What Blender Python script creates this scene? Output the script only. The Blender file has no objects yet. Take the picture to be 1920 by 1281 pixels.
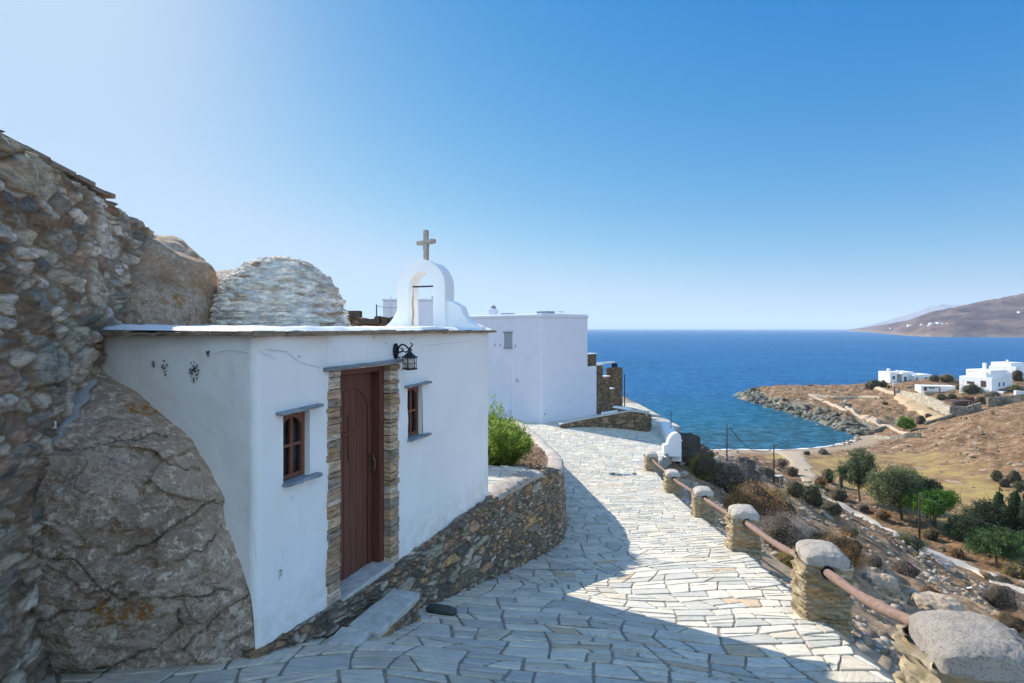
import bpy, math, random
import numpy as np
from math import radians, sin, cos, pi
scene = bpy.context.scene
COL = scene.collection

# ------------------------------------------------------------------ camera, sky, sun, exposure
cam_d = bpy.data.cameras.new("camera"); cam = bpy.data.objects.new("camera", cam_d); COL.objects.link(cam)
cam.location = (0, 0, 0); cam.rotation_euler = (radians(90), 0, 0)
cam_d.sensor_width = 36; cam_d.lens = 18.75; cam_d.shift_y = -24.5/1920
cam_d.clip_start = 0.05; cam_d.clip_end = 60000
scene.camera = cam
SUN_AZ, SUN_EL = 41.3, 32.0          # degrees to the left of the view direction, degrees up
world = bpy.data.worlds.new("World"); scene.world = world; world.use_nodes = True
_t = world.node_tree; _bg = _t.nodes['Background']
sky = _t.nodes.new('ShaderNodeTexSky'); sky.sky_type = 'NISHITA'; sky.sun_disc = False
sky.sun_elevation = radians(SUN_EL); sky.sun_rotation = radians(-SUN_AZ)
sky.altitude = 0; sky.air_density = 1.0; sky.dust_density = 0.3; sky.ozone_density = 3.0
# the camera's film curve for the sky: the glare round the sun held back, the zenith kept deep blue
def _wm(op, a, b):
    n = _t.nodes.new('ShaderNodeMath'); n.operation = op
    for i, v in ((0, a), (1, b)):
        if isinstance(v, (int, float)): n.inputs[i].default_value = v
        else: _t.links.new(v, n.inputs[i])
    return n.outputs[0]
_s = _t.nodes.new('ShaderNodeSeparateColor'); _t.links.new(sky.outputs[0], _s.inputs[0]); _cc = _t.nodes.new('ShaderNodeCombineColor')
_g = _wm('MULTIPLY', _wm('POWER', _s.outputs[1], .84), 10*.098)
_sm = _t.nodes.new('ShaderNodeMath'); _sm.operation = 'SMOOTH_MIN'; _sm.inputs[1].default_value = 5.35; _sm.inputs[2].default_value = 1.8; _t.links.new(_g, _sm.inputs[0]); _g = _wm('SUBTRACT', _sm.outputs[0], .25)
_sr = _t.nodes.new('ShaderNodeMath'); _sr.operation = 'SMOOTH_MIN'; _sr.inputs[2].default_value = 1.6; _t.links.new(_wm('MULTIPLY', _wm('POWER', _s.outputs[0], 1.48), 10*.0335), _sr.inputs[0]); _t.links.new(_wm('MULTIPLY', _g, .82), _sr.inputs[1])
_r = _wm('MAXIMUM', _wm('SUBTRACT', _sr.outputs[0], .34), .05)
_b = _wm('MULTIPLY', _wm('POWER', _s.outputs[2], .39), 10*.252)
for _i, _v in enumerate((_r, _g, _b)): _t.links.new(_v, _cc.inputs[_i])
# added fill: the sky behind the viewer is brightened to lift the shaded faces
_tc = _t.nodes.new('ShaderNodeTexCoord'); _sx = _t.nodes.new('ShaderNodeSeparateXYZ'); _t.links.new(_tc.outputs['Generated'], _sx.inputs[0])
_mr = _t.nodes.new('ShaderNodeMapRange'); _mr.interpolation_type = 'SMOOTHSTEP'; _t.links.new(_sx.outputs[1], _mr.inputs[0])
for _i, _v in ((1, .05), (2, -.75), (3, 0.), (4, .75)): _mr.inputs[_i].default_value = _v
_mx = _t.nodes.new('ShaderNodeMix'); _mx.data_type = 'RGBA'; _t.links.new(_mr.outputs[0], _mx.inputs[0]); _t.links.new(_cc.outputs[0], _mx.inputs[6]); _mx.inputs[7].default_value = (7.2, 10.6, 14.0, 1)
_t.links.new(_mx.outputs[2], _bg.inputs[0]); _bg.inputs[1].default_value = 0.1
sun_d = bpy.data.lights.new("sun", 'SUN'); sun_d.energy = 5.0; sun_d.angle = radians(0.5); sun_d.color = (1.0, 0.93, 0.82)
sun = bpy.data.objects.new("sun", sun_d); COL.objects.link(sun)
sun.rotation_euler = (radians(90-SUN_EL), 0, radians(180+SUN_AZ))   # lamp looks down -Z: the light comes from ahead-left
scene.view_settings.view_transform = 'Standard'; scene.view_settings.look = 'None'
scene.view_settings.exposure = 0.58; scene.view_settings.gamma = 1.0
scene.cycles.max_bounces = 6; scene.cycles.diffuse_bounces = 4; scene.cycles.glossy_bounces = 3
scene.cycles.caustics_reflective = False; scene.cycles.caustics_refractive = False
scene.cycles.volume_bounces = 1

rng = np.random.default_rng(7); random.seed(7)

# ------------------------------------------------------------------ noise
def h01(a, b, k=0):
    a = np.asarray(a).astype(np.int64).astype(np.uint64); b = np.asarray(b).astype(np.int64).astype(np.uint64)
    with np.errstate(over='ignore'):
        x = a*np.uint64(0x9E3779B97F4A7C15) ^ (b*np.uint64(0xC2B2AE3D27D4EB4F)) ^ np.uint64((k*0x165667B19E3779F9+0x1234567) & 0xFFFFFFFFFFFFFFFF)
        x ^= x >> np.uint64(33); x *= np.uint64(0xFF51AFD7ED558CCD); x ^= x >> np.uint64(33); x *= np.uint64(0xC4CEB9FE1A85EC53); x ^= x >> np.uint64(33)
    return (x >> np.uint64(11)).astype(np.float64)/float(1 << 53)
def vnoise(x, y, z=None, k=0):
    x = np.asarray(x, float); y = np.asarray(y, float); z = np.zeros_like(x) if z is None else np.asarray(z, float)
    xi, yi, zi = np.floor(x), np.floor(y), np.floor(z); fx, fy, fz = x-xi, y-yi, z-zi
    fx = fx*fx*(3-2*fx); fy = fy*fy*(3-2*fy); fz = fz*fz*(3-2*fz); r = 0
    for dz in (0, 1):
        for dy in (0, 1):
            for dx in (0, 1):
                w = (fx if dx else 1-fx)*(fy if dy else 1-fy)*(fz if dz else 1-fz)
                r = r+w*h01(xi+dx+(zi+dz)*7919, yi+dy, k)
    return r*2-1
def fbm(x, y, z=None, o=4, k=0, g=.5):
    r = 0; a = 1; f = 1.0
    for i in range(o):
        r = r+a*vnoise(np.asarray(x)*f+i*17.3, np.asarray(y)*f+i*5.1, None if z is None else np.asarray(z)*f+i*3.3, k+i); a *= g; f *= 2.03
    return r
def sst(a, b, x):
    t = np.clip((x-a)/(b-a), 0, 1); return t*t*(3-2*t)
def cells(s, t, cx, cy, k=0, jit=.8):
    """irregular stones in the (s,t) plane: id, distance to the nearest joint (metres), offset from the stone's centre"""
    u, v = s/cx, t/cy; ui, vi = np.floor(u), np.floor(v)
    f1 = np.full(u.shape, 9.); f2 = f1.copy(); ci = np.zeros(u.shape); cj = ci.copy(); ox = ci.copy(); oy = ci.copy()
    for dj in (-1, 0, 1):
        for di in (-1, 0, 1):
            a, b = ui+di, vi+dj
            px = a+.5+jit*(h01(a, b, k)-.5)+.25*(b % 2); py = b+.5+jit*(h01(a, b, k+1)-.5)
            wgt = 1+.22*(h01(a, b, k+2)-.5)
            sk = (h01(a, b, k+5)-.5)*1.1; ax_ = .75+.5*h01(a, b, k+6); du, dv = (u-px+sk*(v-py))*ax_, (v-py)/ax_
            d = np.sqrt(du*du+dv*dv)*wgt
            m = d < f1
            f2 = np.where(m, f1, np.minimum(f2, d)); f1 = np.where(m, d, f1)
            ci = np.where(m, a, ci); cj = np.where(m, b, cj); ox = np.where(m, u-px, ox); oy = np.where(m, v-py, oy)
    return h01(ci, cj, k+3), (f2-f1)*min(cx, cy)*.5, ox, oy, h01(ci, cj, k+4)

# ------------------------------------------------------------------ mesh and object helpers
def obj(name, V, F, m=None, parent=None, attrs=None, smooth=False):
    me = bpy.data.meshes.new(name)
    if isinstance(F, np.ndarray):
        V = np.asarray(V, np.float32); n = F.shape[1]
        me.vertices.add(len(V)); me.vertices.foreach_set('co', V.ravel())
        me.loops.add(F.size); me.loops.foreach_set('vertex_index', F.astype(np.int32).ravel())
        me.polygons.add(len(F)); me.polygons.foreach_set('loop_start', np.arange(0, F.size, n, dtype=np.int32))
        me.polygons.foreach_set('loop_total', np.full(len(F), n, np.int32)); me.update(calc_edges=True)
    else:
        me.from_pydata([tuple(map(float, v)) for v in V], [], F)
    for k, a in (attrs or {}).items():
        a = np.asarray(a, np.float32)
        if a.ndim == 1:
            me.attributes.new(k, 'FLOAT', 'POINT').data.foreach_set('value', a)
        else:
            me.attributes.new(k, 'FLOAT_VECTOR', 'POINT').data.foreach_set('vector', a.ravel())
    if smooth: me.polygons.foreach_set('use_smooth', np.ones(len(me.polygons), bool))
    if m: me.materials.append(m)
    o = bpy.data.objects.new(name, me); COL.objects.link(o)
    if parent: o.parent = parent
    return o
def tag(o, label=None, cat=None, group=None, kind=None):
    if label: o['label'] = label; o['kind'] = kind or 'thing'
    if cat: o['category'] = cat
    if group: o['group'] = group
    if kind: o['kind'] = kind
    return o
def thing(name, label, cat, loc=(0, 0, 0), rz=0, group=None):
    o = bpy.data.objects.new(name, None); COL.objects.link(o); o.location = loc; o.rotation_euler = (0, 0, rz)
    o.empty_display_size = .2
    return tag(o, label, cat, group)
class MB:
    def __init__(s): s.v = []; s.f = []; s.a = []
    def add(s, V, F, a=0.):
        n = len(s.v); s.v += [tuple(v) for v in V]; s.f += [tuple(i+n for i in f) for f in F]; s.a += [a]*len(V); return s
    def box(s, x0, x1, y0, y1, z0, z1, a=0., jit=0):
        V = [(x, y, z) for z in (z0, z1) for y in (y0, y1) for x in (x0, x1)]
        if jit: V = [tuple(c+random.uniform(-jit, jit) for c in v) for v in V]
        return s.add(V, [(0, 2, 3, 1), (4, 5, 7, 6), (0, 1, 5, 4), (2, 6, 7, 3), (0, 4, 6, 2), (1, 3, 7, 5)], a)
    def tube(s, P, R, n=10, cap=True, a=0.):
        P = [np.array(p, float) for p in P]; R = R if hasattr(R, '__len__') else [R]*len(P); V = []; F = []
        up = None
        for i, p in enumerate(P):
            d = P[min(i+1, len(P)-1)]-P[max(i-1, 0)]; d = d/(np.linalg.norm(d)+1e-9)
            if up is None or abs(np.dot(up, d)) > .95: up = np.array([0, 0, 1.]) if abs(d[2]) < .9 else np.array([1., 0, 0])
            x = np.cross(up, d); x /= np.linalg.norm(x); y = np.cross(d, x); up = y
            for k in range(n):
                t = 2*pi*k/n; V.append(p+R[i]*(x*cos(t)+y*sin(t)))
        for i in range(len(P)-1):
            for k in range(n): F.append((i*n+k, i*n+(k+1) % n, (i+1)*n+(k+1) % n, (i+1)*n+k))
        if cap: F.append(tuple(range(n-1, -1, -1))); F.append(tuple((len(P)-1)*n+k for k in range(n)))
        return s.add(V, F, a)
    def prism(s, poly, z0, z1, a=0.):
        n = len(poly); V = [(x, y, z0) for x, y in poly]+[(x, y, z1) for x, y in poly]
        F = [tuple(range(n-1, -1, -1)), tuple(range(n, 2*n))]+[(i, (i+1) % n, n+(i+1) % n, n+i) for i in range(n)]
        return s.add(V, F, a)
    def lathe(s, prof, n=20, c=(0, 0, 0), a=0.):
        V = []; F = []
        for r, z in prof:
            for k in range(n): V.append((c[0]+r*cos(2*pi*k/n), c[1]+r*sin(2*pi*k/n), c[2]+z))
        for i in range(len(prof)-1):
            for k in range(n): F.append((i*n+k, i*n+(k+1) % n, (i+1)*n+(k+1) % n, (i+1)*n+k))
        F.append(tuple(range(n-1, -1, -1))); F.append(tuple((len(prof)-1)*n+k for k in range(n)))
        return s.add(V, F, a)
    def build(s, name, m, parent=None, smooth=False, bevel=0, seg=2):
        o = obj(name, s.v, s.f, m, parent, {'cell': s.a}, smooth)
        if bevel:
            b = o.modifiers.new('bevel', 'BEVEL'); b.width = bevel; b.segments = seg; b.limit_method = 'ANGLE'; b.angle_limit = radians(35)
        return o
def grid_faces(nu, nv, mask=None, wrap=False):
    """vertex index = j*nu+i"""
    i = np.arange(nu if wrap else nu-1); j = np.arange(nv-1); I, J = np.meshgrid(i, j)
    I2 = (I+1) % nu
    F = np.stack([J*nu+I, J*nu+I2, (J+1)*nu+I2, (J+1)*nu+I], -1).reshape(-1, 4)
    return F if mask is None else F[mask.reshape(-1)]
def copy_tree(o, parent=None):
    c = o.copy(); COL.objects.link(c); c.parent = parent
    for ch in list(o.children): copy_tree(ch, c)
    return c

# ------------------------------------------------------------------ materials
class NM:
    def __init__(s, name, rough=.8, spec=.3):
        s.m = bpy.data.materials.new(name); s.m.use_nodes = True; s.t = s.m.node_tree; s.b = s.t.nodes['Principled BSDF']
        s.b.inputs['Roughness'].default_value = rough; s.b.inputs['Specular IOR Level'].default_value = spec; s._obj = None
    def n(s, typ, ins=None, **kw):
        nd = s.t.nodes.new('ShaderNode'+typ)
        for k, v in kw.items(): setattr(nd, k, v)
        for k, v in (ins or {}).items(): s.put(nd.inputs[k], v)
        return nd
    def put(s, sock, v):
        if isinstance(v, bpy.types.NodeSocket): s.t.links.new(v, sock)
        elif isinstance(v, bpy.types.Node): s.t.links.new(v.outputs[0], sock)
        elif isinstance(v, (tuple, list)) and len(v) == 3 and sock.type == 'RGBA': sock.default_value = (*v, 1)
        else: sock.default_value = v
    def pos(s, local=True):
        if s._obj is None: s._obj = s.n('TexCoord').outputs['Object'] if local else s.n('NewGeometry').outputs['Position']
        return s._obj
    def attr(s, name, out='Fac'):
        return s.n('Attribute', attribute_name=name).outputs[out]
    def noise(s, scale, detail=5, rough=.6, vec=None, dist=0, stretch=None):
        v = vec if vec is not None else s.pos()
        if stretch: v = s.n('VectorMath', {0: v, 1: stretch}, operation='MULTIPLY').outputs[0]
        return s.n('TexNoise', {'Vector': v, 'Scale': scale, 'Detail': detail, 'Roughness': rough, 'Distortion': dist}).outputs['Fac']
    def vor(s, scale, feature='F1', vec=None, out='Distance', stretch=None, rnd=1):
        v = vec if vec is not None else s.pos()
        if stretch: v = s.n('VectorMath', {0: v, 1: stretch}, operation='MULTIPLY').outputs[0]
        return s.n('TexVoronoi', {'Vector': v, 'Scale': scale, 'Randomness': rnd}, feature=feature).outputs[out]
    def ramp(s, fac, stops, interp='LINEAR'):
        r = s.n('ValToRGB', {'Fac': fac}); cr = r.color_ramp; cr.interpolation = interp
        while len(cr.elements) < len(stops): cr.elements.new(.5)
        for e, (p, c) in zip(cr.elements, stops): e.position = p; e.color = (*c, 1) if len(c) == 3 else c
        return r.outputs['Color']
    def thr(s, fac, a, b): return s.n('MapRange', {'Value': fac, 'From Min': a, 'From Max': b}, clamp=True).outputs[0]
    def math(s, op, a, b=0.): return s.n('Math', {0: a, 1: b}, operation=op).outputs[0]
    def mix(s, f, a, b, mode='MIX'):
        nd = s.n('Mix', data_type='RGBA', blend_type=mode); s.put(nd.inputs['Factor'], f); s.put(nd.inputs[6], a); s.put(nd.inputs[7], b); return nd.outputs[2]
    def bump(s, h, strength=.5, dist=.01, nrm=None):
        ins = {'Height': h, 'Strength': strength, 'Distance': dist}
        if nrm is not None: ins['Normal'] = nrm
        return s.n('Bump', ins).outputs[0]
    def out(s, col=None, nrm=None, rough=None):
        if col is not None: s.put(s.b.inputs['Base Color'], col)
        if nrm is not None: s.put(s.b.inputs['Normal'], nrm)
        if rough is not None: s.put(s.b.inputs['Roughness'], rough)
        return s.m
def plain(name, c, rough=.7, var=.15, scale=8, bs=.3, bd=.005, spec=.3, metal=0, stretch=None):
    n = NM(name, rough, spec); f = n.noise(scale, 6, .65, stretch=stretch)
    col = n.ramp(f, [(.3, tuple(x*(1-var) for x in c)), (.7, tuple(min(1, x*(1+var)) for x in c))])
    n.b.inputs['Metallic'].default_value = metal
    return n.out(col, n.bump(n.noise(scale*5, 5, .7, stretch=stretch), bs, bd))

def mk_plaster(name, c=(.90, .895, .87), stain=True):
    n = NM(name, .9, .15)
    f = n.noise(1.3, 5, .6); g = n.noise(9, 6, .7)
    col = n.mix(n.thr(f, .35, .75), c, tuple(x*.93 for x in c))
    if stain:
        streak = n.thr(n.noise(3.0, 6, .65, stretch=(2.5, 2.5, .35)), .56, .8)
        col = n.mix(n.math('MULTIPLY', streak, .35), col, (.60, .61, .58))
        z = n.n('SeparateXYZ', {0: n.pos()}).outputs[2]; sp = n.math('MULTIPLY', n.thr(z, -1.95, -2.5), n.thr(n.noise(7, 7, .75), .44, .60))
        col = n.mix(n.math('MULTIPLY', sp, .55), col, (.55, .50, .43))
        fl = n.math('MULTIPLY', n.thr(n.noise(2.6, 9, .8), .615, .64), .35); col = n.mix(fl, col, (.66, .66, .64))
    h = n.math('ADD', n.math('MULTIPLY', n.noise(5, 4, .5), 1.0), n.math('MULTIPLY', n.noise(60, 4, .6), .12))
    return n.out(col, n.bump(h, .45, .018))
M = {}
M['plaster'] = mk_plaster('white_plaster')
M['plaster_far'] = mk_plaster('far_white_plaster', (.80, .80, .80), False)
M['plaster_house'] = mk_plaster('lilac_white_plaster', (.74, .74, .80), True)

STONE = [(0, (.23, .235, .23)), (.12, (.37, .365, .33)), (.26, (.22, .175, .14)), (.36, (.39, .365, .31)), (.50, (.46, .45, .43)), (.60, (.18, .14, .11)), (.68, (.29, .29, .265)), (.80, (.13, .15, .16)), (.87, (.36, .27, .23)), (.94, (.56, .54, .52))]
def mk_rubble(name, stones=STONE, mortar=(.40, .31, .24), lichen=.45, sc=1.0, mw=.012, gain=1.0, strata=(1, 1, 3)):
    n = NM(name, .9, .2)
    stones = [(p, tuple(x*gain for x in c)) for p, c in stones]
    base = n.ramp(n.attr('cell'), stones, 'CONSTANT')
    st = n.noise(9*sc, 7, .7, stretch=strata)
    base = n.mix(.85, base, n.ramp(st, [(.36, (.42, .42, .42)), (.5, (1, 1, 1)), (.64, (1.65, 1.6, 1.5))]), 'MULTIPLY')
    base = n.mix(n.math('MULTIPLY', n.thr(n.noise(26*sc, 6, .7), .52, .66), .45), base, (.40*gain, .36*gain, .31*gain))
    lic = n.thr(n.noise(14*sc, 8, .75), .60, .66)
    base = n.mix(n.math('MULTIPLY', lic, lichen), base, (.58, .58, .54))
    mort = n.mix(n.noise(30*sc, 5), tuple(x*.8 for x in mortar), tuple(x*1.15 for x in mortar))
    edge = n.math('ADD', n.attr('edge'), n.math('MULTIPLY', n.math('SUBTRACT', n.noise(25*sc, 5), .5), .012))
    base = n.mix(1.0, base, (1.14, 1.0, .84), 'MULTIPLY')
    col = n.mix(n.thr(edge, 0.0, mw), mort, base)
    h = n.math('ADD', n.noise(35*sc, 8, .75, stretch=strata), n.math('MULTIPLY', n.noise(130*sc, 4, .7), .35))
    return n.out(col, n.bump(h, 1.0, .016/sc))
M['rubble'] = mk_rubble('rubble_stone', mortar=(.36, .25, .16), mw=.014, gain=1.3)
SCH = [(0, (.20, .20, .18)), (.11, (.36, .36, .33)), (.22, (.30, .21, .13)), (.32, (.44, .31, .17)), (.40, (.16, .15, .14)), (.52, (.30, .31, .27)), (.62, (.24, .18, .13)), (.70, (.46, .44, .41)), (.80, (.13, .12, .11)), (.88, (.38, .26, .19)), (.95, (.26, .28, .26))]
M['rubble_dark'] = mk_rubble('dark_schist_rubble', SCH, mortar=(.13, .105, .08), lichen=.25, gain=1.05, mw=.010)
M['rubble_far'] = mk_rubble('brown_rubble', [(0, (.12, .09, .06)), (.3, (.22, .16, .10)), (.5, (.08, .075, .07)), (.75, (.26, .20, .14)), (1, (.14, .12, .10))], mortar=(.10, .08, .06), lichen=.1, sc=.6)
PIL = [(0, (.34, .31, .22)), (.2, (.28, .24, .16)), (.4, (.40, .38, .29)), (.55, (.36, .28, .17)), (.7, (.25, .24, .18)), (.85, (.44, .43, .36)), (1, (.3, .3, .25))]
M['pillar'] = mk_rubble('yellow_grey_schist', PIL, mortar=(.34, .28, .2), lichen=.25, gain=.95)
M['dome'] = mk_rubble('limewashed_layered_stone', [(0, (.56, .51, .45)), (.16, (.74, .74, .72)), (.45, (.84, .84, .83)), (.70, (.42, .31, .22)), (.78, (.78, .78, .77)), (.96, (.56, .48, .39))], mortar=(.74, .74, .74), lichen=.85, mw=.004)
M['jamb'] = mk_rubble('brown_ledge_stone', [(0, (.30, .23, .17)), (.2, (.40, .31, .24)), (.4, (.46, .38, .31)), (.55, (.26, .24, .22)), (.7, (.36, .26, .18)), (.85, (.48, .44, .40)), (1, (.33, .27, .2))], mortar=(.14, .11, .09), lichen=.1, gain=1.3, strata=(1, 1, 5))

def mk_boulder(name, a=(.44, .37, .32), b=(.20, .15, .115), lic=(.84, .80, .76), orange=True):
    n = NM(name, .92, .15)
    col = n.ramp(n.noise(2.2, 8, .68, dist=.4), [(.3, b), (.5, a), (.68, tuple(x*1.25 for x in a))])
    v = n.vor(26, vec=n.n('VectorMath', {0: n.pos(), 1: n.n('VectorMath', {0: n.n('TexNoise', {'Vector': n.pos(), 'Scale': 9., 'Detail': 6.}).outputs['Color'], 'Scale': .35}, operation='SCALE').outputs[0]}, operation='ADD').outputs[0], out='Color')
    vv = n.n('SeparateColor', {0: v}).outputs[0]
    patch = n.ramp(vv, [(0, (.50, .43, .39)), (.2, (.62, .56, .53)), (.4, (.34, .27, .22)), (.55, (.70, .65, .62)), (.7, (.43, .38, .35)), (.85, (.28, .23, .18)), (.95, (.58, .47, .42))], 'CONSTANT')
    col = n.mix(n.math('MULTIPLY', n.thr(n.noise(1.7, 5, .6), .38, .52), .6), col, patch)
    l = n.thr(n.noise(13, 9, .82), .53, .57)
    col = n.mix(n.math('MULTIPLY', l, n.thr(n.noise(2.0, 4), .30, .50)), col, lic)
    d = n.thr(n.noise(18, 8, .75), .60, .66)
    col = n.mix(n.math('MULTIPLY', d, .6), col, tuple(x*.45 for x in b))
    if orange:
        o = n.math('MULTIPLY', n.thr(n.noise(2.3, 3, .5), .64, .68), n.thr(n.noise(26, 6, .7), .48, .56))
        col = n.mix(o, col, (.42, .20, .035))
    h = n.math('ADD', n.noise(8, 10, .72, stretch=(1, 1, 1.8)), n.math('MULTIPLY', n.noise(60, 6, .75), .35))
    crack = n.thr(n.attr('crack'), 0, 1)
    col = n.mix(crack, col, (.05, .04, .035))
    col = n.mix(1.0, col, (1.22, 1.06, .88), 'MULTIPLY')
    return n.out(col, n.bump(h, 1.0, .06))
M['boulder'] = mk_boulder('lichen_boulder')
M['slate'] = plain('blue_grey_slate', (.24, .27, .29), .75, .35, 6, .6, .006, stretch=(1, 1, 6))
M['slate_brown'] = plain('weathered_roof_slate', (.30, .225, .155), .85, .55, 7, .8, .01, stretch=(1, 1, 5))
M['slabstone'] = plain('grey_flagstone', (.52, .50, .46), .8, .25, 12, .6, .004)
M['concrete'] = plain('rough_concrete', (.46, .43, .40), .95, .15, 7, 1.0, .012)
def mk_cap():
    n = NM('pebbly_concrete', .95, .15)
    g = n.noise(75, 6, .8); col = n.ramp(n.noise(5, 7, .7), [(.36, (.48, .41, .34)), (.5, (.60, .53, .46)), (.64, (.70, .63, .56))])
    col = n.mix(n.math('MULTIPLY', n.thr(g, .52, .60), .75), col, (.25, .215, .19)); col = n.mix(n.thr(n.noise(3.3, 8, .75), .57, .63), col, (.30, .26, .22))
    return n.out(col, n.bump(n.math('ADD', n.noise(90, 6, .85), n.noise(26, 9, .8)), 1.0, .022))
M['cap'] = mk_cap()
def mk_wood(name, c, stretch, sc=6, rough=.55, spec=.4, bs=.35):
    n = NM(name, rough, spec)
    f = n.noise(sc, 6, .65, stretch=stretch, dist=.3)
    col = n.ramp(f, [(.28, tuple(x*.62 for x in c)), (.5, c), (.75, tuple(x*1.3 for x in c))])
    return n.out(col, n.bump(n.noise(sc*3, 6, .7, stretch=stretch), bs, .003))
M['door'] = mk_wood('brown_varnished_wood', (.135, .048, .032), (6, 6, .5), 5, .5)
M['frame'] = mk_wood('window_frame_wood', (.19, .075, .045), (6, 6, .7), 5, .5)
M['rail'] = mk_wood('weathered_pinkish_timber', (.225, .15, .12), (4, .35, 4), 8, .8, .2, .6)
M['iron'] = plain('black_iron', (.012, .014, .018), .45, .3, 20, .2, .002, .5, .3)
M['brass'] = plain('aged_brass', (.18, .13, .07), .4, .2, 30, .1, .001, .5, .8)
M['dark'] = plain('dark_hollow', (.01, .01, .01), .9, .1)
M['pole'] = plain('creosoted_pole', (.055, .042, .038), .85, .3, 10, .3, .005, stretch=(3, 3, .3))
M['cable'] = plain('cable_rubber', (.03, .03, .03), .7, .1)
M['greyrock'] = plain('grey_green_rock', (.20, .225, .215), .85, .45, 4, .9, .02)
M['looserock'] = plain('scattered_schist', (.36, .29, .22), .9, .4, 2.5, .8, .02)
M['shorerock'] = plain('shore_rock', (.16, .155, .13), .9, .55, .6, 1, .2)
M['metal'] = plain('dull_metal', (.45, .47, .5), .35, .1, 8, .1, .002, .5, .9)
def mk_glass():
    n = NM('dark_window_glass', .08, .6)
    n.b.inputs['Metallic'].default_value = 0
    return n.out(n.ramp(n.noise(4, 2), [(.4, (.012, .012, .016)), (.7, (.03, .03, .05))]), n.bump(n.noise(5, 2), .05, .01))
M['glass'] = mk_glass()
def mk_lampglass():
    n = NM('seeded_lamp_glass', .25, .5)
    n.b.inputs['Transmission Weight'].default_value = .35
    return n.out((.66, .58, .50), n.bump(n.n('TexWave', {'Vector': n.pos(), 'Scale': 22.}, bands_direction='Z').outputs['Fac'], .4, .004))
M['lampglass'] = mk_lampglass()

# ------------------------------------------------------------------ the lie of the land (eye level is z = 0, the sea is at -30)
SEA = -30.0
_ly = [-30, -10, 0, 3, 3.89, 4.5, 5.5, 6.45, 8.28, 9.9, 12, 15, 20, 28, 45, 80]
_lz = [1.5, -.4, -1.75, -2.18, -2.38, -2.60, -2.90, -3.18, -3.63, -3.93, -4.4, -4.95, -5.4, -5.5, -5.7, -6]
_ry = [-30, -10, 0, 3, 4.25, 5.7, 9.1, 13, 16.8, 20.5, 28, 45, 80]
_rz = [1.0, -.7, -1.95, -2.52, -2.78, -3.07, -3.77, -4.6, -5.17, -5.45, -5.5, -5.7, -6]
def path_z(X, Y):
    X = np.asarray(X, float); Y = np.asarray(Y, float); r = 0
    w = sst(-1.2, 3.2, X)
    for o in (-.6, -.3, 0, .3, .6):
        r = r+(1-w)*np.interp(Y+o, _ly, _lz)+w*np.interp(Y+o, _ry, _rz)
    return r/5-.09*np.exp(-((X-.8)/1.3)**2)*sst(2.5, 4.5, Y)*sst(11, 8, Y)
def edge_x(Y):   # the right-hand edge of the paving
    return np.interp(Y, [-5, 2.5, 4.2, 5.7, 9.1, 13, 16.8, 20.5, 22.6, 23.6, 28.6, 30, 45], [2.2, 2.75, 3.0, 3.28, 3.95, 4.6, 5.05, 5.5, 6.4, 7.0, 8.6, 9.5, 9.5])
CP = []
for Y in (-20, -10, 0, 4, 8, 12, 16, 20, 25):
    e = float(edge_x(Y)); z = float(path_z(e, Y))-.45
    for f in (0., .035, .09, .2, .4, .6, .8, 1.):
        dz = -.25*np.sin(f*pi)*2
        CP.append((e+.5+(48-e)*f, Y, z+(-26.5-z)*f+dz+(-.35 if f == 0 else 0)))
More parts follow.
